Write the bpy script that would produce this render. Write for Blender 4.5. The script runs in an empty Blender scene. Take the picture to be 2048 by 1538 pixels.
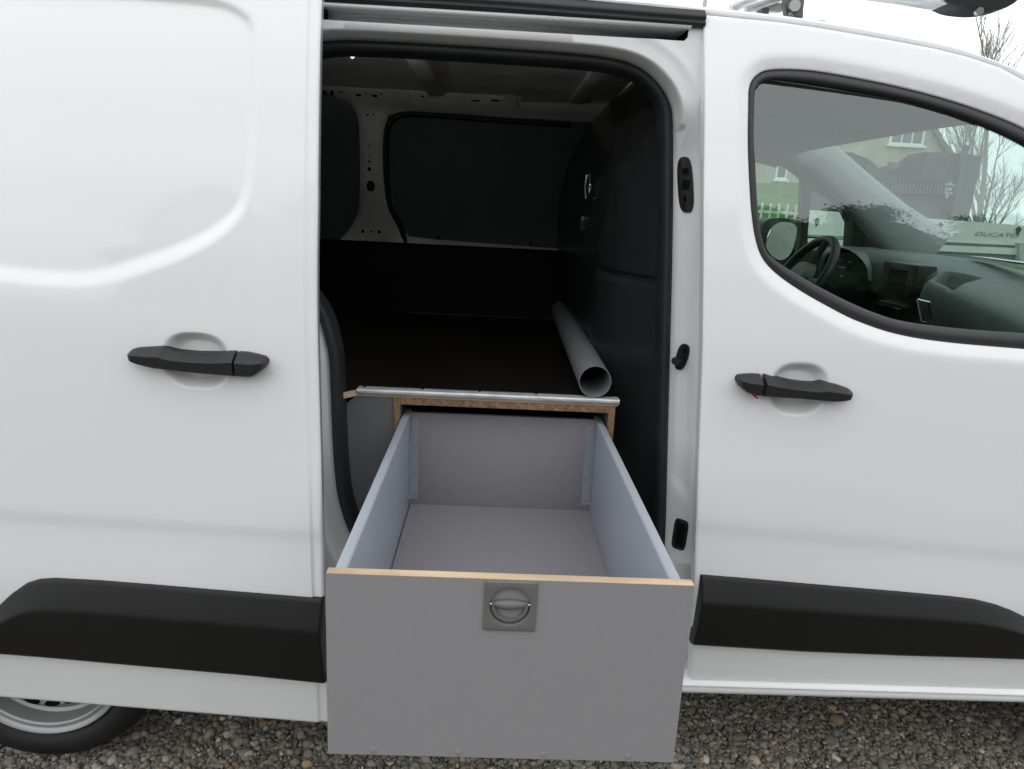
import bpy, bmesh, math, random
import numpy as np
from mathutils import Vector, Matrix
from mathutils.geometry import delaunay_2d_cdt
random.seed(7); rng = np.random.default_rng(11)
S = bpy.context.scene
COL = S.collection
R = math.radians

# ------------------------------------------------------------------ camera
cam = bpy.data.cameras.new('camera'); cam_o = bpy.data.objects.new('camera', cam); COL.objects.link(cam_o)
cam.sensor_width = 36.0; cam.lens = 1450.0 / 2048 * 36; cam.clip_start = 0.05; cam.clip_end = 2000
pitch, yaw, roll = R(13.95), R(1.975), 0.051
fw = Vector((math.sin(yaw)*math.cos(pitch), math.cos(yaw)*math.cos(pitch), -math.sin(pitch)))
r0 = Vector((math.cos(yaw), -math.sin(yaw), 0)); u0 = r0.cross(fw)
rt = r0*math.cos(roll) + u0*math.sin(roll); up = u0*math.cos(roll) - r0*math.sin(roll)
cam_o.matrix_world = Matrix(((rt.x, up.x, -fw.x, 0), (rt.y, up.y, -fw.y, -1.55), (rt.z, up.z, -fw.z, 1.42), (0, 0, 0, 1)))
S.camera = cam_o

# ------------------------------------------------------------------ world and sun (overcast)
W = bpy.data.worlds.new('World'); S.world = W; W.use_nodes = True
nt = W.node_tree; nt.nodes.clear()
def N(t, kind, **kw):
    n = t.nodes.new(kind)
    for k, v in kw.items(): setattr(n, k, v)
    return n
out = N(nt, 'ShaderNodeOutputWorld'); bg = N(nt, 'ShaderNodeBackground'); bg.inputs['Strength'].default_value = 0.1
sky = N(nt, 'ShaderNodeTexSky', sky_type='NISHITA', sun_disc=False, sun_elevation=R(42), sun_rotation=R(197))
hsv = N(nt, 'ShaderNodeHueSaturation'); hsv.inputs['Saturation'].default_value = 0.25
tc = N(nt, 'ShaderNodeTexCoord'); sep = N(nt, 'ShaderNodeSeparateXYZ')
ns = N(nt, 'ShaderNodeTexNoise'); ns.inputs['Scale'].default_value = 2.2; ns.inputs['Detail'].default_value = 5
ramp = N(nt, 'ShaderNodeValToRGB'); cr = ramp.color_ramp
cr.elements[0].position = 0.0; cr.elements[0].color = (0.1160, 0.1180, 0.1192, 1)
cr.elements[1].position = 1.0; cr.elements[1].color = (0.134, 0.1368, 0.139, 1)
mul = N(nt, 'ShaderNodeMixRGB', blend_type='MULTIPLY'); mul.inputs['Fac'].default_value = 0.45
nr = N(nt, 'ShaderNodeValToRGB'); nr.color_ramp.elements[0].position = 0.3; nr.color_ramp.elements[0].color = (0.72, 0.74, 0.76, 1); nr.color_ramp.elements[1].position = 0.65
sc10 = N(nt, 'ShaderNodeVectorMath', operation='SCALE'); sc10.inputs['Scale'].default_value = 100
mix = N(nt, 'ShaderNodeMixRGB'); mix.inputs['Fac'].default_value = 0.88
L = nt.links.new
L(sky.outputs[0], hsv.inputs['Color']); L(tc.outputs['Generated'], sep.inputs[0]); L(sep.outputs['Z'], ramp.inputs[0])
L(tc.outputs['Generated'], ns.inputs['Vector']); L(ns.outputs[0], nr.inputs[0])
L(ramp.outputs[0], mul.inputs[1]); L(nr.outputs[0], mul.inputs[2]); L(mul.outputs[0], sc10.inputs[0])
L(hsv.outputs[0], mix.inputs[1]); L(sc10.outputs[0], mix.inputs[2]); L(mix.outputs[0], bg.inputs['Color']); L(bg.outputs[0], out.inputs[0])

sl = bpy.data.lights.new('sun', 'SUN'); sl.energy = 0.5; sl.angle = R(110); sl.color = (1, 0.98, 0.95)
so = bpy.data.objects.new('sun', sl); COL.objects.link(so)
sd = Vector((-0.29*math.cos(R(42)), -0.957*math.cos(R(42)), math.sin(R(42))))
so.rotation_euler = sd.to_track_quat('Z', 'Y').to_euler(); so.location = (0, -6, 8)

S.view_settings.view_transform = 'Standard'; S.view_settings.look = 'None'
S.view_settings.exposure = 0.40; S.view_settings.gamma = 1.0; S.view_settings.use_curve_mapping = False
S.render.engine = 'CYCLES'
cy = S.cycles
cy.use_denoising = True; cy.max_bounces = 10; cy.diffuse_bounces = 5; cy.glossy_bounces = 5; cy.transparent_max_bounces = 16
cy.caustics_reflective = False; cy.caustics_refractive = False; cy.sample_clamp_indirect = 6

# ------------------------------------------------------------------ materials
def mat(name, col, rough=0.5, metal=0.0, spec=0.5, coat=0.0, var=0.0, vscale=8.0, bump=0.0, bscale=200.0, detail=4, stretch=None, spots=None):
    m = bpy.data.materials.new(name); m.use_nodes = True; t = m.node_tree
    b = t.nodes['Principled BSDF']
    b.inputs['Base Color'].default_value = (*col, 1); b.inputs['Roughness'].default_value = rough
    b.inputs['Metallic'].default_value = metal; b.inputs['Specular IOR Level'].default_value = spec
    b.inputs['Coat Weight'].default_value = coat; b.inputs['Coat Roughness'].default_value = 0.04
    tcn = N(t, 'ShaderNodeTexCoord'); src = tcn.outputs['Object']
    if stretch:
        mp = N(t, 'ShaderNodeMapping'); mp.inputs['Scale'].default_value = stretch
        t.links.new(src, mp.inputs[0]); src = mp.outputs[0]
    last = None
    if var:
        n = N(t, 'ShaderNodeTexNoise'); n.inputs['Scale'].default_value = vscale; n.inputs['Detail'].default_value = detail
        t.links.new(src, n.inputs['Vector'])
        r = N(t, 'ShaderNodeValToRGB')
        r.color_ramp.elements[0].position = 0.3; r.color_ramp.elements[1].position = 0.7
        r.color_ramp.elements[0].color = (*[c*(1-var) for c in col], 1)
        r.color_ramp.elements[1].color = (*[min(1, c*(1+var)) for c in col], 1)
        t.links.new(n.outputs[0], r.inputs[0]); last = r.outputs[0]
        rr = N(t, 'ShaderNodeMapRange'); rr.inputs[3].default_value = max(0.02, rough*0.85); rr.inputs[4].default_value = min(1, rough*1.2)
        t.links.new(n.outputs[0], rr.inputs[0]); t.links.new(rr.outputs[0], b.inputs['Roughness'])
    if spots:   # small scattered specks of another colour (dust, chips)
        scol, sscale, thr, amt = spots
        v = N(t, 'ShaderNodeTexVoronoi'); v.inputs['Scale'].default_value = sscale
        t.links.new(tcn.outputs['Object'], v.inputs['Vector'])
        n2 = N(t, 'ShaderNodeTexNoise'); n2.inputs['Scale'].default_value = sscale*0.37
        t.links.new(tcn.outputs['Object'], n2.inputs['Vector'])
        lt = N(t, 'ShaderNodeMath', operation='LESS_THAN'); lt.inputs[1].default_value = thr
        t.links.new(v.outputs['Distance'], lt.inputs[0])
        gt = N(t, 'ShaderNodeMath', operation='GREATER_THAN'); gt.inputs[1].default_value = amt
        t.links.new(n2.outputs[0], gt.inputs[0])
        mm = N(t, 'ShaderNodeMath', operation='MULTIPLY'); t.links.new(lt.outputs[0], mm.inputs[0]); t.links.new(gt.outputs[0], mm.inputs[1])
        mx = N(t, 'ShaderNodeMixRGB'); mx.inputs[2].default_value = (*scol, 1); mx.inputs[1].default_value = (*col, 1)
        if last: t.links.new(last, mx.inputs[1])
        t.links.new(mm.outputs[0], mx.inputs[0]); last = mx.outputs[0]
    if last: t.links.new(last, b.inputs['Base Color'])
    if bump:
        n = N(t, 'ShaderNodeTexNoise'); n.inputs['Scale'].default_value = bscale; n.inputs['Detail'].default_value = 3
        t.links.new(src, n.inputs['Vector'])
        bp = N(t, 'ShaderNodeBump'); bp.inputs['Strength'].default_value = bump; bp.inputs['Distance'].default_value = 0.001
        t.links.new(n.outputs[0], bp.inputs['Height']); t.links.new(bp.outputs[0], b.inputs['Normal'])
    return m

PAINT = mat('white_paint', (0.80, 0.815, 0.83), 0.42, coat=0.7, var=0.012, vscale=1.6, spots=((0.45, 0.44, 0.42), 60, 0.035, 0.66))
PAINT_IN = mat('white_inner_paint', (0.70, 0.72, 0.72), 0.38, coat=0.2, var=0.02, vscale=6, spots=((0.25, 0.24, 0.22), 45, 0.05, 0.64))
RUBBER = mat('black_rubber', (0.020, 0.021, 0.023), 0.55, spec=0.4, var=0.15, vscale=14)
SEAL = mat('window_rubber', (0.030, 0.030, 0.032), 0.5, spec=0.45, var=0.1, vscale=20)
PLAST = mat('black_plastic', (0.0085, 0.0085, 0.0092), 0.46, spec=0.33, var=0.12, vscale=10, bump=0.25, bscale=900)
HANDLE = mat('handle_plastic', (0.017, 0.017, 0.019), 0.5, spec=0.4, bump=0.2, bscale=1200)
LOWTRIM = mat('black_lower_trim', (0.005, 0.005, 0.005), 0.6, spec=0.15)
TRIMB = mat('black_cargo_plastic', (0.026, 0.027, 0.0285), 0.25, spec=0.6, var=0.1, vscale=4, bump=0.15, bscale=400, spots=((0.10, 0.10, 0.10), 55, 0.06, 0.63))
LINING = mat('dark_plywood_lining', (0.105, 0.115, 0.122), 0.6, spec=0.3, var=0.12, vscale=5, bump=0.2, bscale=150)
PRIMER = mat('grey_body_primer', (0.76, 0.75, 0.70), 0.5, spec=0.4, var=0.18, vscale=6)
HOLE = mat('dark_hole', (0.006, 0.006, 0.006), 0.9, spec=0.1)
DECK = mat('dark_phenolic_ply', (0.009, 0.0075, 0.006), 0.5, spec=0.2, var=0.35, vscale=4, spots=((0.09, 0.085, 0.08), 24, 0.035, 0.62), bump=0.2, bscale=120, stretch=(1, 0.25, 1))
ALU = mat('scuffed_aluminium', (0.66, 0.67, 0.68), 0.42, metal=0.45, var=0.25, vscale=60, stretch=(0.3, 1, 1))
STEEL = mat('zinc_steel', (0.45, 0.45, 0.45), 0.35, metal=0.9)
CHROME = mat('chrome', (0.8, 0.82, 0.82), 0.12, metal=1.0)
GREYTRACK = mat('grey_track_metal', (0.62, 0.63, 0.64), 0.42, metal=0.25, var=0.10, vscale=20, stretch=(0.1, 1, 1))
GREYFACE = mat('grey_film_ply', (0.262, 0.259, 0.269), 0.5, spec=0.35, var=0.018, vscale=60, detail=12, bump=0.08, bscale=500, spots=((0.55, 0.54, 0.52), 26, 0.045, 0.60))
GREYIN = mat('grey_film_ply_inner', (0.250, 0.241, 0.260), 0.5, spec=0.35, var=0.03, vscale=50, detail=12, spots=((0.5, 0.5, 0.5), 28, 0.03, 0.66))
GREYSIDE = mat('blue_grey_lacquered_steel', (0.345, 0.375, 0.425), 0.34, spec=0.5, var=0.03, vscale=6, spots=((0.75, 0.76, 0.76), 24, 0.05, 0.60))
PLYEDGE = mat('plywood_edge', (0.50, 0.375, 0.25), 0.65, spec=0.2, var=0.28, vscale=18, stretch=(0.35, 1, 14))
PLYEDGE2 = mat('brown_plywood_edge', (0.23, 0.145, 0.088), 0.65, spec=0.2, var=0.40, vscale=20, stretch=(6, 1, 6))
CABFACE = mat('grey_cabinet_face', (0.135, 0.135, 0.140), 0.55, spec=0.3, var=0.08, vscale=6, spots=((0.35, 0.35, 0.35), 18, 0.03, 0.66))
PULL = mat('grey_pull_plastic', (0.135, 0.135, 0.128), 0.42, spec=0.45, var=0.05, vscale=20)
PIPE = mat('grey_pvc', (0.165, 0.17, 0.178), 0.42, spec=0.45, var=0.06, vscale=8, stretch=(1, 0.2, 1))
RIM = mat('silver_wheel_paint', (0.33, 0.34, 0.34), 0.4, metal=0.35, var=0.08, vscale=12, spots=((0.05, 0.05, 0.05), 40, 0.09, 0.6))
TYRE = mat('tyre_rubber', (0.011, 0.011, 0.012), 0.62, spec=0.35, var=0.3, vscale=9)
UNDER = mat('underbody_black', (0.012, 0.012, 0.012), 0.8, spec=0.2)
DASHM = mat('dash_soft_plastic', (0.105, 0.112, 0.110), 0.5, spec=0.4, var=0.05, vscale=15, bump=0.25, bscale=700)
DASHB = mat('dash_black_plastic', (0.012, 0.012, 0.012), 0.4, spec=0.4)
SCREEN = mat('dark_screen', (0.008, 0.008, 0.0085), 0.45, spec=0.08)
FABRIC = mat('grey_headliner', (0.26, 0.265, 0.265), 0.9, spec=0.1, var=0.05, vscale=30, bump=0.2, bscale=500)
PILLAR = mat('grey_pillar_trim', (0.34, 0.35, 0.35), 0.7, spec=0.25, bump=0.15, bscale=600)
DOORIN = mat('door_inner_plastic', (0.045, 0.047, 0.048), 0.6, spec=0.3)
PAPER = mat('paper', (0.8, 0.8, 0.79), 0.8, spec=0.2)
MIRROR = mat('mirror_glass', (0.85, 0.88, 0.88), 0.02, metal=1.0)
RED = mat('red_plastic', (0.35, 0.015, 0.03), 0.4)

def glass(name, tint):
    m = bpy.data.materials.new(name); m.use_nodes = True; t = m.node_tree; t.nodes.clear()
    o = N(t, 'ShaderNodeOutputMaterial'); tr = N(t, 'ShaderNodeBsdfTransparent'); tr.inputs[0].default_value = (*tint, 1)
    gl = N(t, 'ShaderNodeBsdfGlossy'); gl.inputs['Roughness'].default_value = 0.0; gl.inputs[0].default_value = (.93, 1, .985, 1)
    lw = N(t, 'ShaderNodeLayerWeight'); lw.inputs['Blend'].default_value = 0.5
    pw = N(t, 'ShaderNodeMath', operation='POWER'); pw.inputs[1].default_value = 5
    ma = N(t, 'ShaderNodeMath', operation='MULTIPLY_ADD'); ma.inputs[1].default_value = 0.85; ma.inputs[2].default_value = 0.112; ma.use_clamp = True
    mx = N(t, 'ShaderNodeMixShader')
    t.links.new(lw.outputs['Facing'], pw.inputs[0]); t.links.new(pw.outputs[0], ma.inputs[0]); t.links.new(ma.outputs[0], mx.inputs[0])
    t.links.new(tr.outputs[0], mx.inputs[1]); t.links.new(gl.outputs[0], mx.inputs[2]); t.links.new(mx.outputs[0], o.inputs[0])
    return m
GLASS = glass('green_tinted_glass', (0.70, 0.835, 0.785))
GLASSW = glass('windscreen_glass', (0.80, 0.905, 0.87))

# ------------------------------------------------------------------ object helpers
def empty(name, label, cat, loc=(0, 0, 0), group=None):
    o = bpy.data.objects.new(name, None); COL.objects.link(o); o.location = loc
    o['label'] = label; o['category'] = cat
    if group: o['group'] = group
    return o
def tag(o, label=None, cat=None, group=None, kind=None):
    for k, v in (('label', label), ('category', cat), ('group', group), ('kind', kind)):
        if v: o[k] = v
    return o
def mobj(name, V, F, m, parent=None, smooth=True, sharp=None):
    me = bpy.data.meshes.new(name); me.from_pydata([tuple(map(float, v)) for v in V], [], [tuple(map(int, f)) for f in F])
    me.materials.append(m)
    if smooth: me.polygons.foreach_set('use_smooth', [True]*len(me.polygons))
    me.update()
    if sharp is not None: me.set_sharp_from_angle(angle=R(sharp))
    o = bpy.data.objects.new(name, me); COL.objects.link(o)
    if parent:
        o.parent = parent
        o.matrix_parent_inverse = wm(parent).inverted()
    return o
def wm(o):
    M = Matrix.LocRotScale(o.location, o.rotation_euler, o.scale)
    return wm(o.parent) @ o.matrix_parent_inverse @ M if o.parent else M
class MB:
    def __init__(s): s.V = []; s.F = []
    def add(s, V, F):
        k = len(s.V); s.V += [tuple(v) for v in V]; s.F += [tuple(i+k for i in f) for f in F]
    def box(s, a, b, bev=0.0):
        (x0, y0, z0), (x1, y1, z1) = a, b
        if bev <= 0:
            s.add([(x0,y0,z0),(x1,y0,z0),(x1,y1,z0),(x0,y1,z0),(x0,y0,z1),(x1,y0,z1),(x1,y1,z1),(x0,y1,z1)],
                  [(0,3,2,1),(4,5,6,7),(0,1,5,4),(1,2,6,5),(2,3,7,6),(3,0,4,7)]); return
        bm = bmesh.new(); bmesh.ops.create_cube(bm, size=1)
        for v in bm.verts: v.co = ((x0+x1)/2+v.co.x*(x1-x0), (y0+y1)/2+v.co.y*(y1-y0), (z0+z1)/2+v.co.z*(z1-z0))
        bmesh.ops.bevel(bm, geom=bm.edges[:], offset=bev, segments=2, affect='EDGES', profile=0.5)
        bm.verts.index_update(); s.add([v.co[:] for v in bm.verts], [[v.index for v in f.verts] for f in bm.faces]); bm.free()
    def tube(s, pts, r, n=10, cap=True):
        pts = [Vector(p) for p in pts]; m = len(pts); rs = r if hasattr(r, '__len__') else [r]*m
        t0 = (pts[1]-pts[0]).normalized(); a = t0.orthogonal().normalized(); V = []; 
        for i, p in enumerate(pts):
            t = (pts[min(i+1, m-1)]-pts[max(i-1, 0)]).normalized()
            a = (a - t*a.dot(t)).normalized(); b = t.cross(a)
            V += [p + (a*math.cos(2*math.pi*k/n)+b*math.sin(2*math.pi*k/n))*rs[i] for k in range(n)]
        F = [(i*n+k, i*n+(k+1)%n, (i+1)*n+(k+1)%n, (i+1)*n+k) for i in range(m-1) for k in range(n)]
        if cap: F += [tuple(range(n))[::-1], tuple((m-1)*n+k for k in range(n))]
        s.add([v[:] for v in V], F)
    def prism(s, outl, y0, y1):   # closed xz polygon extruded from y0 to y1
        n = len(outl); V = [(x, y0, z) for x, z in outl] + [(x, y1, z) for x, z in outl]
        s.add(V, [tuple(range(n)), tuple(range(2*n-1, n-1, -1))] + [(i, i+n, (i+1)%n+n, (i+1)%n) for i in range(n)])
    def lathe(s, prof, c, n=48):  # profile (radius, y) about the y axis through c = (x, z)
        m = len(prof)
        V = [(c[0]+r*math.cos(2*math.pi*k/n), y, c[1]+r*math.sin(2*math.pi*k/n)) for r, y in prof for k in range(n)]
        s.add(V, [(i*n+k, i*n+(k+1)%n, (i+1)*n+(k+1)%n, (i+1)*n+k) for i in range(m-1) for k in range(n)])
    def build(s, name, m, parent=None, smooth=True, sharp=35): return mobj(name, s.V, s.F, m, parent, smooth, sharp)
def box(name, a, b, m, parent=None, bev=0.0):
    k = MB(); k.box(a, b, bev); return k.build(name, m, parent, True, 30)
def seg(n0, n1, n): return [n0+(n1-n0)*i/(n-1) for i in range(n)]
def smoothline(pts, n, closed=False):     # Catmull-Rom through the points, resampled to n even steps
    P = np.array(pts, float)
    Q = np.vstack([P[-1], P, P[0], P[1]]) if closed else np.vstack([2*P[0]-P[1], P, 2*P[-1]-P[-2]])
    o = []
    for i in range(1, len(Q)-2):
        a, b, c, d = Q[i-1], Q[i], Q[i+1], Q[i+2]
        for t in np.linspace(0, 1, 12, endpoint=False):
            o.append(0.5*((2*b)+(c-a)*t+(2*a-5*b+4*c-d)*t*t+(3*b-a-3*c+d)*t**3))
    if closed: o.append(o[0])
    else: o.append(Q[-2])
    o = np.array(o); d = np.r_[0, np.cumsum(np.linalg.norm(np.diff(o, axis=0), axis=1))]
    s = np.linspace(0, d[-1], n, endpoint=not closed)
    return np.stack([np.interp(s, d, o[:, k]) for k in range(o.shape[1])], 1)
def linepts(pts, step, closed=True):
    P = np.array(pts, float); o = []
    m = len(P) if closed else len(P)-1
    for i in range(m):
        a, b = P[i], P[(i+1) % len(P)]; k = max(1, int(np.ceil(np.linalg.norm(b-a)/step)))
        o += [a+(b-a)*j/k for j in range(k)]
    if not closed: o.append(P[-1])
    return np.array(o)
def sdf(p, poly):                         # signed distance, negative inside
    p = np.asarray(p, float); A = np.asarray(poly, float); B = np.roll(A, -1, 0); d = np.full(len(p), 1e9); ins = np.zeros(len(p), bool)
    for a, b in zip(A, B):
        e = b-a; l = e@e
        if l < 1e-14: continue
        w = p-a; t = np.clip((w@e)/l, 0, 1); d = np.minimum(d, ((w-t[:, None]*e)**2).sum(1))
        c = ((a[1] > p[:, 1]) != (b[1] > p[:, 1]))
        if a[1] != b[1]: ins ^= c & (p[:, 0] < (b[0]-a[0])*(p[:, 1]-a[1])/(b[1]-a[1])+a[0])
    d = np.sqrt(d); return np.where(ins, -d, d)
def sst(x): x = np.clip(x, 0, 1); return x*x*(3-2*x)
def panel(name, outl, holes, yf, step, m, parent, rim=0.02, er=0.003, refine=(), rim_holes=True, rings=()):
    """sheet in xz with holes, y from yf(x, z); rolled edges of radius er and a return flange of depth rim"""
    loops = [np.array(outl, float)] + [np.array(h, float) for h in holes]
    loops = [linepts(l, step*0.6) for l in loops]
    pts = []; edges = []
    for l in loops:
        k = sum(map(len, pts)); pts.append(l); edges += [(k+i, k+(i+1) % len(l)) for i in range(len(l))]
    nb = sum(map(len, pts))
    (x0, z0), (x1, z1) = loops[0].min(0), loops[0].max(0)
    def grid(x0, z0, x1, z1, s):
        gx, gz = np.meshgrid(np.arange(x0, x1, s), np.arange(z0, z1, s)); gx = gx + (np.arange(len(gx)) % 2)[:, None]*s*0.5
        return np.stack([gx.ravel(), gz.ravel()], 1)
    g = grid(x0, z0, x1, z1, step)
    for (a, b, c, d, s) in refine:
        inr = (g[:, 0] > a) & (g[:, 0] < c) & (g[:, 1] > b) & (g[:, 1] < d)
        g = np.vstack([g[~inr], grid(a, b, c, d, s)])
    def inside(q): 
        v = sdf(q, loops[0])
        for l in loops[1:]: v = np.maximum(v, -sdf(q, l))
        return v
    ex = []
    if er > 0:
        for l in loops:
            tn = np.roll(l, -1, 0)-np.roll(l, 1, 0); tn /= np.linalg.norm(tn, axis=1)[:, None]+1e-9
            nrm = np.stack([-tn[:, 1], tn[:, 0]], 1)
            for f in (0.3, 1.0):
                for sgn in (1, -1):
                    q = l+nrm*er*f*sgn; ex.append(q[inside(q) < -er*f*0.8])
    for l in loops[1:]:
        tn = np.roll(l, -1, 0)-np.roll(l, 1, 0); tn /= np.linalg.norm(tn, axis=1)[:, None]+1e-9
        nrm = np.stack([-tn[:, 1], tn[:, 0]], 1)
        for f in rings:
            for sgn in (1, -1):
                q = l+nrm*f*sgn; q = q[(inside(q) < -f*.8)]; ex.append(q)
    if len(rings): g = g[sdf(g, loops[1]) > max(rings)*1.08]
    g = g[inside(g) < -max(step*0.35, er*1.25)]
    P = np.vstack(pts+ex+[g])
    r = delaunay_2d_cdt([Vector(p) for p in P], edges, [], 0, 1e-6)
    V = np.array([v[:] for v in r[0]]); F = np.array([f[:] for f in r[2] if len(f) == 3])
    F = F[inside(V[F].mean(1)) < -1e-6]
    d = -inside(V)
    y = yf(V[:, 0], V[:, 1])
    if er > 0:
        t = np.clip(d/er, 0, 1); y = y + er*(1-np.sqrt(np.clip(1-(1-t)**2, 0, 1)))
    V3 = [(a[0], b, a[1]) for a, b in zip(V, y)]; F = [tuple(f) for f in F]
    k0 = len(V3)
    if rim:
        for li, l in enumerate(loops):
            if li and not rim_holes: continue
            n = len(l); yy = yf(l[:, 0], l[:, 1])+er; k = len(V3)
            V3 += [(p[0], q, p[1]) for p, q in zip(l, yy)] + [(p[0], q+rim, p[1]) for p, q in zip(l, yy)]
            F += [(k+i, k+(i+1) % n, k+n+(i+1) % n, k+n+i) for i in range(n)]
    o = mobj(name, V3, F, m, parent, True)
    bm = bmesh.new(); bm.from_mesh(o.data); bmesh.ops.recalc_face_normals(bm, faces=bm.faces[:])
    s = sum(f.normal.y*f.calc_area() for f in bm.faces)
    if s > 0: bmesh.ops.reverse_faces(bm, faces=bm.faces[:])
    bm.to_mesh(o.data); bm.free()
    return o
def relief(name, upper, lower, table, base, m, parent, nx=90, nt_=24, ends=0.0, back=0.012, endpow=0.5, eside=0):
    """raised strip between an upper and a lower line; table gives height over the fraction t from top to bottom"""
    U = np.array(upper, float); Lw = np.array(lower, float)
    x0 = max(U[0, 0], Lw[0, 0]); x1 = min(U[-1, 0], Lw[-1, 0])
    tt = np.unique(np.r_[np.linspace(0, 1, nt_), [a for a, b in table]]); xs = np.linspace(x0, x1, nx)
    if ends: xs = np.unique(np.r_[xs, x0+ends*np.linspace(0, 1, 7)**2, x1-ends*np.linspace(0, 1, 7)**2])
    zu = np.interp(xs, U[:, 0], U[:, 1]); zl = np.interp(xs, Lw[:, 0], Lw[:, 1])
    X = np.repeat(xs[:, None], len(tt), 1); Z = zu[:, None]+(zl-zu)[:, None]*tt
    h = np.interp(tt, [a for a, b in table], [b for a, b in table])[None]*np.ones_like(X)
    if ends:
        e = np.clip(np.minimum(xs-x0 if eside <= 0 else 9, x1-xs if eside >= 0 else 9)/ends, 0, 1); h = h*((1-(1-e)**2)**endpow)[:, None]
    yb_ = base(X.ravel(), Z.ravel()).reshape(X.shape); Yv = yb_-h
    n, k = X.shape
    V = np.stack([X, Yv, Z], -1).reshape(-1, 3).tolist(); F = [(i*k+j, (i+1)*k+j, (i+1)*k+j+1, i*k+j+1) for i in range(n-1) for j in range(k-1)]
    ring = [i*k for i in range(n)] + [(n-1)*k+j for j in range(1, k)] + [i*k+k-1 for i in range(n-2, -1, -1)] + [j for j in range(k-2, 0, -1)]
    q = len(V); yy = yb_.ravel()
    V += [V[i] for i in ring] + [(V[i][0], yy[i]+back, V[i][2]) for i in ring]
    m_ = len(ring); F += [(q+i, q+(i+1) % m_, q+m_+(i+1) % m_, q+m_+i) for i in range(m_)]
    return mobj(name, V, F, m, parent, True)
def sweepxz(name, path, yy, prof, m, parent, closed=False, inward=1, w=None):
    """profile (a, b): a along the in-plane normal, b along +y; path in xz at depth yy(x, z)"""
    P = np.array(path, float); T = np.roll(P, -1, 0)-np.roll(P, 1, 0)
    if not closed: T[0] = P[1]-P[0]; T[-1] = P[-1]-P[-2]
    T /= np.linalg.norm(T, axis=1)[:, None]; Nn = np.stack([-T[:, 1], T[:, 0]], 1)*inward
    y0 = yy(P[:, 0], P[:, 1]); k = len(prof); V = []
    for i in range(len(P)):
        for a, b in prof:
            a2 = a*(w[i] if w is not None else 1)
            V.append((P[i, 0]+Nn[i, 0]*a2, y0[i]+b, P[i, 1]+Nn[i, 1]*a2))
    n = len(P); F = [(i*k+j, ((i+1) % n)*k+j, ((i+1) % n)*k+j+1, i*k+j+1) for i in range(n if closed else n-1) for j in range(k-1)]
    return mobj(name, V, F, m, parent, True)
def gridsurf(name, us, vs, fn, m, parent):
    V = [fn(u, v) for u in us for v in vs]; k = len(vs)
    return mobj(name, V, [(i*k+j, (i+1)*k+j, (i+1)*k+j+1, i*k+j+1) for i in range(len(us)-1) for j in range(k-1)], m, parent, True)

# ------------------------------------------------------------------ van body shape
ZT = [-.1,.1,.2,.3,.4,.5,.55,.62,.70,.73,.765,.78,1.0,1.15,1.3,1.45,1.6,1.7,1.8,1.9]
YT = [.075,.065,.05,.032,.016,.006,.003,.002,.001,0,0,0,0,.002,.014,.034,.062,.085,.115,.15]
_zz = np.linspace(-.06, .06, 31); _w = np.exp(-(_zz/.03)**2); _w /= _w.sum()
_zg = np.linspace(-.2, 2.1, 1200); _yg = sum(w*np.interp(_zg+d, ZT, YT) for w, d in zip(_w, _zz))
def body(x, z): return np.interp(z, _zg, _yg)
def crease(x, z):                          # soft horizontal crease: shelf under the line, easing out again below
    c = np.where(x < .5, .731, .731-(x-.5)*.058); d = c-z
    return .0026*sst(d/.042)*(1-sst((d-.05)/.13))
def slide_plane(x): return -.12+(-.34-x)*.07

# ------------------------------------------------------------------ ground
def ground_mat():
    m = bpy.data.materials.new('gravel_ground'); m.use_nodes = True; t = m.node_tree; b = t.nodes['Principled BSDF']
    b.inputs['Roughness'].default_value = 0.85
    tcn = N(t, 'ShaderNodeTexCoord'); v = N(t, 'ShaderNodeTexVoronoi'); v.inputs['Scale'].default_value = 38
    t.links.new(tcn.outputs['Object'], v.inputs['Vector'])
    r = N(t, 'ShaderNodeValToRGB'); e = r.color_ramp.elements; e[0].color = (0.07, 0.067, 0.06, 1); e[1].color = (0.24, 0.225, 0.195, 1)
    sp = N(t, 'ShaderNodeSeparateColor'); t.links.new(v.outputs['Color'], sp.inputs[0]); t.links.new(sp.outputs[0], r.inputs[0])
    t.links.new(r.outputs[0], b.inputs['Base Color'])
    bp = N(t, 'ShaderNodeBump'); bp.invert = True; bp.inputs['Distance'].default_value = 0.012; bp.inputs['Strength'].default_value = 1
    t.links.new(v.outputs['Distance'], bp.inputs['Height']); t.links.new(bp.outputs[0], b.inputs['Normal'])
    return m
GZ = -0.045
g = mobj('gravel_ground', [(-400, -400, GZ-.012), (400, -400, GZ-.012), (400, 400, GZ-.012), (-400, 400, GZ-.012)], [(0, 1, 2, 3)], ground_mat(), None, False)
tag(g, kind='structure', label='grey gravel yard under and around the white van')

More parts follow.
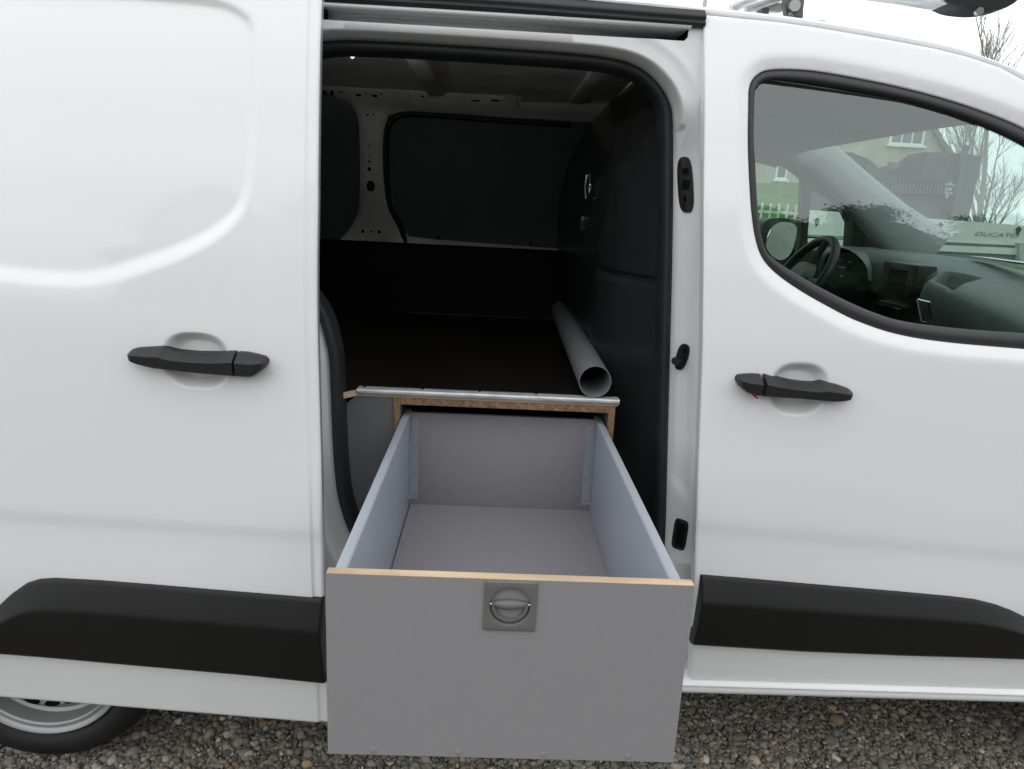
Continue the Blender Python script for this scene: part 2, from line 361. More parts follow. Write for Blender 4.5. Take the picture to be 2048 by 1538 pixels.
def pebble_mat():
    m = bpy.data.materials.new('pebbles'); m.use_nodes = True; t = m.node_tree; b = t.nodes['Principled BSDF']
    b.inputs['Roughness'].default_value = 0.7; b.inputs['Specular IOR Level'].default_value = 0.35
    ge = N(t, 'ShaderNodeNewGeometry'); r = N(t, 'ShaderNodeValToRGB'); cr = r.color_ramp; cr.interpolation = 'LINEAR'
    cols = [(0, (.085, .086, .078)), (.2, (.15, .148, .135)), (.40, (.21, .202, .178)), (.55, (.145, .125, .098)), (.68, (.26, .254, .235)), (.78, (.17, .148, .112)), (.86, (.36, .345, .315)), (.935, (.22, .145, .09)), (.965, (.33, .26, .17)), (1, (.52, .50, .47))]
    cols = [(p, (c[0]*1.02, c[1]*1.0, c[2]*.96)) for p, c in cols]
    while len(cr.elements) < len(cols): cr.elements.new(0.5)
    for e, (p, c) in zip(cr.elements, cols): e.position = p; e.color = (*c, 1)
    n = N(t, 'ShaderNodeTexNoise'); n.inputs['Scale'].default_value = 180; n.inputs['Detail'].default_value = 3
    tcn = N(t, 'ShaderNodeTexCoord'); t.links.new(tcn.outputs['Object'], n.inputs['Vector'])
    mx = N(t, 'ShaderNodeMixRGB', blend_type='OVERLAY'); mx.inputs[0].default_value = 0.35
    t.links.new(ge.outputs['Random Per Island'], r.inputs[0]); t.links.new(r.outputs[0], mx.inputs[1]); t.links.new(n.outputs[0], mx.inputs[2])
    t.links.new(mx.outputs[0], b.inputs['Base Color']); return m
def pebbles():
    def ico(sub):
        bm = bmesh.new(); bmesh.ops.create_icosphere(bm, subdivisions=sub, radius=1)
        bm.verts.index_update(); V = np.array([v.co[:] for v in bm.verts]); F = np.array([[v.index for v in f.verts] for f in bm.faces]); bm.free(); return V, F
    PV = []; PF = []; k = 0
    def lay(x0, x1, y0, y1, sp, sub, smin, smax, zoff, keep=1.0, skip=None):
        nonlocal k
        V0, F0 = ico(sub)
        nx, ny = int((x1-x0)/sp), int((y1-y0)/sp)
        gx, gy = np.meshgrid(np.arange(nx), np.arange(ny)); c = np.stack([x0+(gx.ravel()+.5*(gy.ravel() % 2))*sp, y0+gy.ravel()*sp], 1)
        c += rng.uniform(-.42, .42, c.shape)*sp
        if skip is not None: c = c[~((c[:, 0] > skip[0]) & (c[:, 0] < skip[1]) & (c[:, 1] > skip[2]) & (c[:, 1] < skip[3]))]
        if keep < 1: c = c[rng.random(len(c)) < keep]
        n = len(c)
        ln = rng.lognormal(0, .32, n); s = np.clip(ln*(smin+smax)/2, smin*.7, smax*1.7)
        sc = np.stack([s*rng.uniform(.75, 1.2, n), s*rng.uniform(.65, 1.05, n), s*rng.uniform(.45, .8, n)], 1)
        V = V0[None]*(1+rng.uniform(-.06, .06, (n, len(V0), 1)))
        for _ in range(5 if sub > 1 else 0):                       # chipped facets
            nn = rng.normal(size=(n, 3)); nn /= np.linalg.norm(nn, axis=1)[:, None]; dd = rng.uniform(.55, .88, (n, 1))
            q = (V*nn[:, None]).sum(-1)-dd; V = V-np.clip(q, 0, None)[..., None]*nn[:, None]
        V = V*sc[:, None]
        tl = rng.normal(0, .35, (n, 2)); az = rng.uniform(0, 6.28, n)
        ca, sa = np.cos(az)[:, None], np.sin(az)[:, None]
        x, y, z = V[..., 0], V[..., 1], V[..., 2]
        z2 = z+x*tl[:, :1]; x2 = x-z*tl[:, :1]; z3 = z2+y*tl[:, 1:]; y2 = y-z2*tl[:, 1:]
        Vw = np.stack([x2*ca-y2*sa+c[:, :1], x2*sa+y2*ca+c[:, 1:], z3+(GZ-.008+zoff+rng.uniform(-.004, .005, n))[:, None]], -1)
        PV.append(Vw.reshape(-1, 3)); PF.append((F0[None]+(np.arange(n)*len(V0))[:, None, None]+k).reshape(-1, 3)); k += n*len(V0)
    lay(-1.35, 1.75, -.30, .62, .0138, 2, .0062, .0115, 0.0)
    lay(-1.35, 1.75, -.30, .62, .019, 1, .008, .013, -.007)
    lay(-1.35, 1.75, -.30, .62, .06, 2, .010, .0155, 0.003)
    lay(-1.35, 1.75, -.30, .62, .0135, 1, .0035, .0058, 0.004)
    lay(-2.4, 2.8, -1.3, 1.0, .024, 1, .010, .017, 0.0, skip=(-1.35, 1.75, -.30, .62))
    V = np.vstack(PV).astype(np.float32); F = np.vstack(PF).astype(np.int32)
    me = bpy.data.meshes.new('gravel'); me.vertices.add(len(V)); me.vertices.foreach_set('co', V.ravel())
    me.loops.add(F.size); me.loops.foreach_set('vertex_index', F.ravel())
    me.polygons.add(len(F)); me.polygons.foreach_set('loop_start', np.arange(0, F.size, 3, dtype=np.int32))
    me.polygons.foreach_set('use_smooth', np.ones(len(F), bool)); me.update(calc_edges=True); me.materials.append(pebble_mat())
    o = bpy.data.objects.new('gravel', me); COL.objects.link(o)
    tag(o, kind='stuff', label='loose grey and brown gravel stones below the van sill')
pebbles()

# ------------------------------------------------------------------ the van
van = empty('van', 'white panel van with its side door slid open and a drawer pulled out', 'van', (0.2, 0.9, GZ))

# --- front passenger door
door_out = np.array([(0.426, 1.831), (0.426, 1.798), (0.443, 1.449), (0.459, 1.239), (0.470, 1.108), (0.481, 0.960), (0.495, 0.779), (0.511, 0.587), (0.527, 0.404), (0.544, 0.273), (1.414, 0.259), (1.684, 0.255), (1.634, 0.696), (1.539, 1.178), (1.475, 1.330), (1.338, 1.514), (1.240, 1.626), (1.181, 1.686), (1.123, 1.733), (1.071, 1.757), (1.002, 1.775), (0.932, 1.788), (0.846, 1.799), (0.758, 1.809), (0.674, 1.818), (0.587, 1.825), (0.503, 1.828)])
win_out = smoothline([(0.531, 1.644), (0.531, 1.688), (0.546, 1.713), (0.578, 1.726), (0.656, 1.729), (0.743, 1.721), (0.852, 1.706), (0.961, 1.685), (1.050, 1.662), (1.126, 1.637), (1.197, 1.603), (1.280, 1.543), (1.355, 1.463), (1.407, 1.369), (1.436, 1.262), (1.411, 1.184), (1.301, 1.160), (1.185, 1.163), (1.016, 1.170), (0.901, 1.183), (0.808, 1.208), (0.738, 1.237), (0.668, 1.271), (0.613, 1.305), (0.582, 1.336), (0.564, 1.377), (0.551, 1.433), (0.541, 1.505), (0.534, 1.577)], 260, True)
win_in = smoothline([(0.546, 1.644), (0.547, 1.680), (0.560, 1.698), (0.594, 1.705), (0.667, 1.703), (0.743, 1.695), (0.853, 1.681), (0.963, 1.659), (1.052, 1.633), (1.129, 1.604), (1.189, 1.572), (1.260, 1.521), (1.328, 1.451), (1.380, 1.363), (1.403, 1.272), (1.377, 1.213), (1.284, 1.194), (1.179, 1.197), (1.056, 1.200), (0.931, 1.209), (0.862, 1.223), (0.781, 1.251), (0.688, 1.292), (0.620, 1.328), (0.592, 1.353), (0.576, 1.398), (0.565, 1.455), (0.556, 1.527), (0.548, 1.588)], 260, True)
fh_c = [(0.693, 1.051)]
FHX, FHZ = fh_c[0]
def cup(x, z, cx, cz, a, b, dep):
    r = ((np.abs((x-cx)/a))**2.6+(np.abs((z-cz)/b))**2.6)**(1/2.6)
    return dep*(1-sst((r-.62)/.38))
def front_y(x, z):
    p = np.stack([x, z], 1); dw = sdf(p, win_out)
    return body(x, z)+crease(x, z)+.0095*(1-sst(dw/.031))+cup(x, z, FHX, FHZ, .068, .062, .026)
fd = panel('front_door', door_out, [win_out], front_y, .011, PAINT, van, rim=.03, er=.004,
           refine=[(FHX-.09, FHZ-.08, FHX+.09, FHZ+.08, .005)])
fd['label'] = 'front passenger door with window'
# window rubber between the door skin and the glass
def ring_panel(name, a, b, yf, m, parent, n=7):
    V = []; F = []; k = len(a)
    b = b[np.argmin(np.linalg.norm(b-a[0], axis=1)):].tolist()+b[:np.argmin(np.linalg.norm(b-a[0], axis=1))].tolist(); b = np.array(b)
    # pair each outer point with the nearest inner point for an even band
    idx = [int(np.argmin(np.linalg.norm(b-p, axis=1))) for p in a]; q = b[idx]
    for t in np.linspace(0, 1, n):
        pp = a+(q-a)*t; yy = yf(pp[:, 0], pp[:, 1], t); V += [(u, y, w) for (u, w), y in zip(pp, yy)]
    F = [(i*k+j, (i+1)*k+j, (i+1)*k+(j+1) % k, i*k+(j+1) % k) for i in range(n-1) for j in range(k)]
    return mobj(name, V, F, m, parent, True)
ring_panel('window_seal', win_out, win_in, lambda x, z, t: body(x, z)+.016-.0075*math.sin(math.pi*min(1, t*1.05))**.6+.010*max(0, t-.8)/.2, SEAL, fd, 11)
wg = panel('window_glass', smoothline(win_in, 120, True), [], lambda x, z: body(x, z)+.024, .05, GLASS, fd, rim=0, er=0)

# rub strips: flat facet facing up, upright face below
STRIP = [(0, .004), (.012, .0065), (.30, .0318), (.325, .0328), (.5, .030), (.95, .019), (.985, .0165), (1, .010)]
relief('rub_strip', [(0.512, 0.590), (0.644, 0.583), (0.828, 0.572), (1.013, 0.562), (1.138, 0.554), (1.201, 0.548), (1.254, 0.536), (1.295, 0.522), (1.335, 0.504), (1.397, 0.472), (1.446, 0.438)], [(0.524, 0.398), (0.801, 0.388), (1.054, 0.385), (1.371, 0.386), (1.464, 0.385)],
       STRIP, lambda x, z: body(x, z)+crease(x, z), PLAST, fd, ends=.005)
fbody = lambda x, z: body(x, z)
HB = [(0, .012), (.05, .016), (.33, .037), (.37, .0385), (.88, .034), (.95, .030), (1, .018)]
hd = relief('door_handle', [(0.601, 1.084), (0.612, 1.084), (0.625, 1.080), (0.645, 1.077), (0.673, 1.072), (0.707, 1.069), (0.725, 1.069), (0.738, 1.073), (0.747, 1.073), (0.774, 1.068), (0.798, 1.061), (0.809, 1.055)], [(0.607, 1.037), (0.645, 1.036), (0.690, 1.036), (0.735, 1.033), (0.757, 1.032), (0.780, 1.034), (0.801, 1.038), (0.810, 1.049)],
       HB, fbody, HANDLE, fd, nx=60, ends=.02, eside=1)
relief('handle_cap', [(0.545, 1.072), (0.549, 1.080), (0.561, 1.082), (0.581, 1.084), (0.598, 1.084)], [(0.546, 1.068), (0.554, 1.056), (0.568, 1.045), (0.586, 1.039), (0.604, 1.037)], HB, fbody, HANDLE, fd, nx=30, ends=.008, eside=-1)
kx = [(0.589, 1.038)][0] if False else ([(0.589, 1.037)])[0]
k = MB(); k.tube([(kx[0], .0, kx[1]), (kx[0], -.034, kx[1]-.001)],   .0024, 8); k.build('red_plug', RED, fd)

# --- sliding door, run back along the side
S_edge = np.array([(-0.353, 1.821), (-0.353, 1.783), (-0.350, 1.642), (-0.346, 1.409), (-0.346, 1.217), (-0.343, 1.015), (-0.341, 0.853), (-0.340, 0.621), (-0.338, 0.457), (-0.337, 0.344), (-0.342, 0.203)])
S_bot = np.array([(-1.635, 0.210), (-1.138, 0.208), (-0.344, 0.203)])
bowl = smoothline([(-0.489, 1.720), (-0.484, 1.645), (-0.482, 1.562), (-0.486, 1.468), (-0.493, 1.421), (-0.507, 1.387), (-0.537, 1.357), (-0.576, 1.331), (-0.637, 1.302), (-0.708, 1.276), (-0.769, 1.256), (-0.830, 1.245), (-0.922, 1.245), (-0.983, 1.248), (-1.292, 1.253), (-1.817, 1.257), (-1.802, 1.782), (-1.287, 1.776), (-0.984, 1.770), (-0.785, 1.771), (-0.656, 1.768), (-0.567, 1.763), (-0.526, 1.753), (-0.500, 1.737)], 220, True)
sh_c = [(-0.591, 1.081)]
SHX, SHZ = sh_c[0]
def slide_y0(x, z): return slide_plane(x)+body(x, z)
def slide_y(x, z):
    d = sdf(np.stack([x, z], 1), bowl)
    low = sst((1.45-z)/.25)                        # the lower flank of the recess is wide, the others are narrow
    w = .020+.020*low
    return slide_y0(x, z)+crease(x, z)+.0092*(1-sst((d+w*.15)/w))+cup(x, z, SHX, SHZ, .070, .060, .026)
def slide_door():
    zs = np.unique(np.r_[np.linspace(.19, 1.84, 330), np.linspace(SHZ-.075, SHZ+.075, 60)])
    us = np.r_[np.linspace(0, .965, 250), np.linspace(.9655, 1, 26)]
    zi = S_edge[::-1, 1]; xi = S_edge[::-1, 0]
    V = []
    zb_line = np.interp
    X = []; Zm = []
    for i, z in enumerate(zs):
        f = (z-zs[0])/(zs[-1]-zs[0])
        xr = np.interp(z, zi, xi); xx = -1.55+(xr+1.55)*us
        zb_ = np.interp(xx, S_bot[:, 0], S_bot[:, 1]); X.append(xx); Zm.append(zb_+(zs[-1]-zb_)*f)
    X = np.array(X); Zm = np.array(Zm); y = slide_y(X.ravel(), Zm.ravel()).reshape(X.shape)
    xr = X[:, -1:]; d = xr-X
    y += .0045*sst((.026-d)/.007)*sst(d/.001+1)         # pressed step along the leading edge
    e = np.clip(1-d/.007, 0, 1); y += .007*(1-np.sqrt(1-e*e))
    zb2 = Zm-Zm[:1]; e2 = np.clip(1-zb2/.008, 0, 1); y += .008*(1-np.sqrt(1-e2*e2))
    nz, nu = X.shape
    V = np.stack([X, y, Zm], -1).reshape(-1, 3).tolist(); F = [(i*nu+j, i*nu+j+1, (i+1)*nu+j+1, (i+1)*nu+j) for i in range(nz-1) for j in range(nu-1)]
    k = len(V); ed = [i*nu+nu-1 for i in range(nz)]                       # inner return of the leading edge
    V += [V[i] for i in ed] + [(V[i][0]-.004, V[i][1]+.035, V[i][2]) for i in ed] + [(V[i][0]-.07, V[i][1]+.05, V[i][2]) for i in ed] + [(-1.55, V[i][1]+.05+.085, V[i][2]) for i in ed]
    for r_ in range(3): F += [(k+r_*nz+i, k+(r_+1)*nz+i, k+(r_+1)*nz+i+1, k+r_*nz+i+1) for i in range(nz-1)]
    k = len(V); bo = list(range(nu))
    V += [V[i] for i in bo] + [(V[i][0], V[i][1]+.06, V[i][2]+.004) for i in bo]; F += [(k+i, k+nu+i, k+nu+i+1, k+i+1) for i in range(nu-1)]
    return mobj('sliding_door', V, F, PAINT, van, True)
sdr = slide_door(); sdr['label'] = 'sliding side door run back in front of the rear flank'
sb = lambda x, z: slide_y0(x, z)+crease(x, z)
relief('rub_strip', [(-1.301, 0.327), (-1.161, 0.410), (-1.075, 0.489), (-1.041, 0.522), (-1.002, 0.552), (-0.972, 0.564), (-0.938, 0.569), (-0.836, 0.571), (-0.724, 0.570), (-0.523, 0.567), (-0.346, 0.565), (-0.331, 0.564)], [(-1.302, 0.324), (-1.102, 0.361), (-0.749, 0.354), (-0.516, 0.350), (-0.338, 0.343)], STRIP, sb, PLAST, sdr, nx=140, ends=.007)
sh = lambda x, z: slide_y0(x, z)
relief('door_handle', [(-0.725, 1.093), (-0.718, 1.099), (-0.706, 1.103), (-0.680, 1.106), (-0.653, 1.109), (-0.642, 1.104), (-0.625, 1.101), (-0.584, 1.100), (-0.544, 1.102), (-0.519, 1.107), (-0.503, 1.108)], [(-0.725, 1.088), (-0.718, 1.078), (-0.698, 1.072), (-0.668, 1.066), (-0.632, 1.064), (-0.576, 1.061), (-0.536, 1.060), (-0.505, 1.059)], HB, sh, HANDLE, sdr, nx=60, ends=.02, eside=-1)
relief('handle_cap', [(-0.500, 1.107), (-0.483, 1.107), (-0.463, 1.104), (-0.446, 1.100), (-0.441, 1.094)], [(-0.502, 1.059), (-0.485, 1.059), (-0.470, 1.060), (-0.459, 1.067), (-0.447, 1.078), (-0.441, 1.088)], HB, sh, HANDLE, sdr, nx=30, ends=.008, eside=1)

# --- body side with the door aperture
ap = smoothline([(-0.340, 0.588), (-0.361, 0.654), (-0.372, 0.722), (-0.378, 0.823), (-0.384, 1.018), (-0.391, 1.074), (-0.412, 1.143), (-0.462, 1.222), (-0.484, 1.348), (-0.479, 1.618), (-0.456, 1.702), (-0.418, 1.732), (-0.375, 1.745), (-0.266, 1.750), (-0.005, 1.750), (0.161, 1.748), (0.250, 1.742), (0.304, 1.728), (0.346, 1.701), (0.377, 1.663), (0.392, 1.611), (0.410, 1.448), (0.426, 1.264), (0.439, 1.096), (0.459, 0.840), (0.476, 0.622), (0.475, 0.537), (0.434, 0.492), (0.054, 0.463), (-0.259, 0.481), (-0.313, 0.538)], 300, True)
th = np.linspace(math.pi, 0, 25); arch = [(-1.10+.345*math.cos(a), .25+.345*math.sin(a)) for a in th]
side_out = [(-2.35, .24)] + [p for p in arch if p[1] >= .25] + [(.565, .262), (.565, .9), (.545, 1.795), (.404, 1.806), (.397, 1.800), (.396, 1.785), (.389, 1.777), (-2.35, 1.777)]
def side_y(x, z):
    d = sdf(np.stack([x, z], 1), ap)
    face = .088+.35*body(x, z)
    w = np.where(z > 1.6, .0125, .030); w = w+(.0105-w)*sst((x-.2)/.1)*(1-sst((z-1.55)/.1))
    y = face+(.175-face)*(1-sst(d/w))
    rp = sst((x-.2)/.1)*(1-sst((z-1.52)/.14))                  # the front pillar slopes gently out from the seal
    y = y+rp*(.172-.070*np.clip(d/.085, 0, 1)**1.2-y)
    rid = np.exp(-((d-.052)/.010)**2)*sst((x-.2)/.1)*(.5+.5*sst((1.6-z)/.2))*sst((z-.66)/.08)
    pocket = .011*sst((x-.2)/.1)*sst((d-.003)/.016)*(1-sst((d-.043)/.010))*sst((z-(.745-1.1*np.clip(d-.01, 0, .05)))/.05)*(1-sst((z-1.03)/.10))   # pressed hollow below the striker
    return y-.006*rid+pocket
panel('body_side', side_out, [ap], side_y, .014, PAINT_IN, van, rim=.02, er=0.0, rings=(.002, .004, .006, .008, .010, .0125, .016, .020, .025, .031), refine=[(.33, .5, .60, 1.80, .007), (-.45, .5, -.28, 1.2, .007), (-.4, 1.70, .40, 1.78, .006)])
# door seal round the aperture
area = 0.5*np.sum(ap[:, 0]*np.roll(ap[:, 1], -1)-np.roll(ap[:, 0], -1)*ap[:, 1])
SP = [(-.001, .012), (0, .0), (.0015, -.004), (.003, -.0035), (.0045, -.008), (.009, -.013), (.014, -.0145), (.019, -.0125), (.023, -.007), (.0255, .001), (.027, .010), (.0285, .045)]
sw = 1-.05*sst((ap[:, 0]-.25)/.1)-.12*sst((ap[:, 1]-1.6)/.1)
sweepxz('door_seal', ap, lambda x, z: np.full(len(x), .172), SP, RUBBER, van, True, 1 if area > 0 else -1, sw)
# roof channel above the door: lip, black gasket, rail, sliding track
XS = seg(-2.35, .43, 40)
def strip(name, prof, xs, m, parent, dz=None):
    return gridsurf(name, xs, range(len(prof)), lambda x, j: (x, prof[j][0], prof[j][1]+(dz(x) if dz else 0)), m, parent)
strip('track_lip', [(.150, 1.8005), (.122, 1.8005), (.118, 1.803), (.118, 1.808), (.124, 1.811)], seg(-2.35, .400, 30), PAINT_IN, van)
strip('roof_gasket', [(.14, 1.8115), (.122, 1.8105), (.113, 1.815), (.112, 1.820), (.119, 1.8225), (.114, 1.827), (.113, 1.832), (.122, 1.837), (.128, 1.846), (.15, 1.85)], seg(-2.35, .428, 40), RUBBER, van, lambda x: -.006*max(0, x)/.4)
def track(u, j):
    b = .150+max(0, u-.02)**1.3*.30
    P = [(.135, 1.7765), (b, 1.7795), (b+.012, 1.784), (b+.010, 1.790), (b+.016, 1.796), (b+.01, 1.8003), (.125, 1.8003)][j]
    return (u, P[0], P[1])
tr = gridsurf('door_track', seg(-2.35, .3955, 50), range(7), track, GREYTRACK, van)
box('track_stop', (.3945, .13, 1.7765), (.402, .30, 1.801), HOLE, tr)
box('track_bracket', (-.50, .128, 1.781), (-.372, .148, 1.7985), HOLE, tr, .003)
rl = np.array([(-0.743, 1.867), (-0.389, 1.858), (-0.009, 1.853), (0.204, 1.846), (0.312, 1.842), (0.427, 1.835), (0.592, 1.828), (0.679, 1.821), (0.764, 1.812), (0.852, 1.802), (0.939, 1.790), (1.010, 1.777), (1.079, 1.760), (1.131, 1.735), (1.190, 1.688), (1.249, 1.628)]); ru = np.array([(-0.753, 1.898), (-0.395, 1.876), (-0.010, 1.871), (0.207, 1.860), (0.315, 1.860), (0.425, 1.856), (0.598, 1.847), (0.686, 1.841), (0.773, 1.832), (0.844, 1.823), (0.922, 1.811), (0.985, 1.800), (1.045, 1.785), (1.091, 1.771), (1.144, 1.754), (1.203, 1.716), (1.262, 1.660)])
rl[:, 1] -= 0.0; 
relief('roof_rail', np.vstack([[(-2.35, ru[0, 1]+.002)], ru]), np.vstack([[(-2.35, rl[0, 1])], rl]), [(0, -.012), (.18, .004), (.5, .012), (.8, .010), (.93, .004), (1, -.010)], lambda x, z: body(x, z)+.022, PAINT, van, nx=120, nt_=16, back=.03)
# roof skin, following the rail from the rear to the windscreen header
RX = np.r_[ru[0, 0]*0-2.35, ru[:, 0]]; RZ = np.r_[ru[0, 1], ru[:, 1]]
def roofz(x): return float(np.interp(x, RX, RZ))
gridsurf('roof_panel', np.linspace(-2.35, 1.16, 40), np.linspace(0, 1, 21), lambda x, v: (x, .155+v*1.5, roofz(min(x, .9))-(0 if x < .9 else (x-.9)*.42)+.040*(1-(2*v-1)**4)-.006), PAINT, van)
# sill below the front door
strip('sill', [(.10, .292), (.060, .284), (.034, .276), (.026, .268), (.026, .2655), (.032, .2645), (.031, .262), (.029, .252), (.033, .242), (.045, .235), (.10, .232)], seg(-.70, 1.62, 30), PAINT, van)
# fittings on the door pillar
def pad(name, cx, cz, hw, hh, yb0, th, m, parent, tilt=0.0, n=28, p=4.0, on=None):
    k = MB(); rings = []
    for s_, yy in ((1.0, yb0), (1.0, yb0-th*.75), (.86, yb0-th), (0.01, yb0-th)):
        for i in range(n):
            a = 2*math.pi*i/n; c, s2 = math.cos(a), math.sin(a)
            x = hw*s_*math.copysign(abs(c)**(2/p), c); z = hh*math.copysign(abs(s2)**(2/p), s2)*(s_ if s_ < .5 else 1-(1-s_)*hw/hh)
            rings.append((cx+x+z*tilt, yy+(float(on(np.array([cx+x+z*tilt]), np.array([cz+z]))[0]) if on else 0), cz+z))
    k.add(rings, [(r_*n+i, r_*n+(i+1) % n, (r_+1)*n+(i+1) % n, (r_+1)*n+i) for r_ in range(3) for i in range(n)])
    return k.build(name, m, parent, True, 40)
PFY = .108
g1 = [(0.430, 1.482), (0.424, 1.541), (0.437, 1.421), (0.411, 1.524), (0.451, 1.439)]
def sy(p, w=.0135):
    q = side_y(np.linspace(p[0]-w, p[0]+w, 9), np.full(9, p[1])); return float(q.min()), float(q.max())
Y1, Y1b = sy(g1[0])
gd = pad('door_guide', g1[0][0], g1[0][1], .0145, .061, .004, .011, PLAST, van, -.15, p=3.2, on=side_y)
pad('guide_slot', g1[0][0], g1[0][1],   .0075, .011, -.0068, .0016, HOLE, gd, p=6, on=side_y)
for dz in (.030, -.030):
    k = MB(); k.tube([(g1[0][0]-.15*dz, sy((g1[0][0], g1[0][1]+dz), .001)[0]-.005, g1[0][1]+dz), (g1[0][0]-.15*dz, sy((g1[0][0], g1[0][1]+dz), .001)[0]-.0095, g1[0][1]+dz)], .007, 14); k.build('screw', HOLE, gd)
g2 = [(0.466, 1.082), (0.451, 1.080), (0.440, 1.080)]
Y2, Y2b = sy(g2[0], .001)
st = pad('door_striker', g2[0][0], g2[0][1], .0120, .034, .004, .010, PLAST, van, .08, p=2.6, on=side_y)
sx0, sz0 = g2[0]; A = Vector((sx0, Y2-.008, sz0-.004)); B = Vector((sx0-.020, Y2-.030, sz0-.004)); Dv = (B-A).normalized()
k = MB(); k.tube([A, B], .0045, 12); k.tube([B-Dv*.002, B+Dv*.004], [.0045, .0095], 14); k.tube([B+Dv*.004, B+Dv*.007], .0095, 14)
k.build('striker_pin', PLAST, st)
k = MB(); k.tube([(sx0+.003, Y2-.010, sz0+.018), (sx0+.003, Y2-.016, sz0+.018)], .007, 12); k.build('screw', HOLE, st)
g3 = [(0.508, 0.621), (0.503, 0.670), (0.513, 0.573)]
Y3, Y3b = sy(g3[0])
gp = pad('lower_plate', g3[0][0], g3[0][1], .0150, .043, .004, .008, PLAST, van, .02, p=5, on=side_y)
pad('plate_recess', g3[0][0], g3[0][1], .009, .034, -.0038, .0014, HOLE, gp, p=5, on=side_y)

# --- closed shell so that the inside is as dark as it is in the van
box('cargo_floor', (-2.3, .17, .545), (.47, 1.72, .565), UNDER, van)
box('underbody', (-2.35, .20, .28), (2.3, 1.70, .30), UNDER, van)
box('inner_sill', (-.75, .11, .24), (1.6, .16, .56), PAINT_IN, van)
panel('far_side_skin', [(-2.35, .28), (2.35, .28), (2.35, 1.13), (.42, 1.17), (.42, 1.84), (-2.35, 1.84)], [], lambda x, z: 1.80-.6*body(x, z), .08, PAINT, van, 0, 0)
box('rear_door', (-2.36, .16, .30), (-2.33, 1.70, 1.86), PAINT, van, .008)
LINP = [(-0.464, 1.687), (-0.452, 1.731), (-0.407, 1.756), (0.004, 1.762), (0.419, 1.764), (0.483, 1.740), (0.532, 1.293), (0.460, 1.243), (0.243, 1.245), (-0.295, 1.261), (-0.376, 1.278), (-0.413, 1.331), (-0.441, 1.432), (-0.459, 1.553)]
lin2 = [(-0.835, 1.788), (-0.632, 1.791), (-0.587, 1.759), (-0.571, 1.682), (-0.569, 1.446), (-0.580, 1.343), (-0.635, 1.257), (-0.699, 1.221), (-0.911, 1.210)]
hole_a = smoothline(LINP, 90, True); hole_b = smoothline(lin2, 70, True)
FAR = 1.58
fw_out = [(-2.3, 1.23), (-.62, 1.231), (-.55, 1.236), (-.43, 1.236), (.43, 1.236), (.43, 1.83), (-2.3, 1.83)]
def far_y(x, z):
    p = np.stack([x, z], 1); d = np.minimum(sdf(p, hole_a), sdf(p, hole_b))
    y = FAR-.11*sst((z-1.74)/.10)-.0
    y = y+.018*(1-sst(d/.022))
    y = y+.010*np.exp(-((z-1.765-.006*np.sin(x*7))/.006)**2)-.006*np.exp(-((z-1.80)/.008)**2)
    return y
fwp = panel('far_side_frame', fw_out, [hole_a, hole_b], far_y, .014, PRIMER, van, rim=.03, er=.003)
for h in (hole_a, hole_b):
    c = h.mean(0); h2 = c+(h-c)*1.05
    panel('lining_panel', h2, [], lambda x, z: np.full(len(x), 1.622), .06, LINING, van, 0, 0)
# rubber seam beside the front lining panel
sm = smoothline([(0.292, 1.747), (0.004, 1.751), (-0.343, 1.756), (-0.424, 1.737), (-0.456, 1.685), (-0.459, 1.531), (-0.441, 1.391), (-0.398, 1.307), (-0.372, 1.238)], 60)
sweepxz('lining_seal', sm, lambda x, z: np.full(len(x), 1.585), [(-.010, .02), (-.010, -.003), (0, -.008), (.010, -.003), (.010, .02)], RUBBER, van)
# pressed holes and fixings of the far side
def dot(px, m=HOLE, y=FAR): pass
holes_px = [(-0.710, 1.836), (-0.688, 1.854), (-0.658, 1.841), (-0.623, 1.839), (-0.611, 1.837), (-0.555, 1.808), (-0.525, 1.819), (-0.491, 1.808), (-0.464, 1.952), (-0.353, 1.838), (-0.303, 1.848), (-0.138, 1.804), (-0.094, 1.810), (-0.019, 1.814), (-0.213, 1.881), (0.008, 1.880), (0.052, 1.800), (-0.528, 1.623), (-0.526, 1.586), (-0.526, 1.561), (-0.526, 1.531), (-0.520, 1.464), (-0.553, 1.278), (-0.517, 1.279), (-0.484, 1.279), (-0.533, 1.741), (-0.510, 1.746), (-0.238, 1.266), (0.158, 1.262)]
hole_sz = [(.004,.004),(.008,.014),(.006,.018),(.003,.007),(.003,.003),(.012,.008),(.003,.004),(.012,.008),(.004,.004),(.002,.006),(.007,.005),(.003,.002),(.017,.005),(.017,.005),(.003,.003),(.003,.003),(.003,.003),(.003,.003),(.003,.003),(.005,.005),(.008,.008),(.017,.022),(.007,.007),(.004,.006),(.007,.007),(.004,.005),(.003,.006),(.007,.007),(.007,.007)]
for (hx, hz), (a, b) in zip(holes_px, hole_sz):
    yy = float(far_y(np.array([hx]), np.array([hz]))[0])
    hz = min(hz, 1.814)
    yy = float(far_y(np.array([hx]), np.array([hz]))[0])
    pad('slot_hole', hx, hz, a, b, yy+.004, .0055, HOLE, fwp, n=16, p=5 if a/b > 1.5 or b/a > 1.5 else 2.2)
fx = holes_px[21]; pad('cargo_hook', fx[0], fx[1], .010, .012, FAR-.002, .012, PLAST, fwp, n=16, p=2.5)
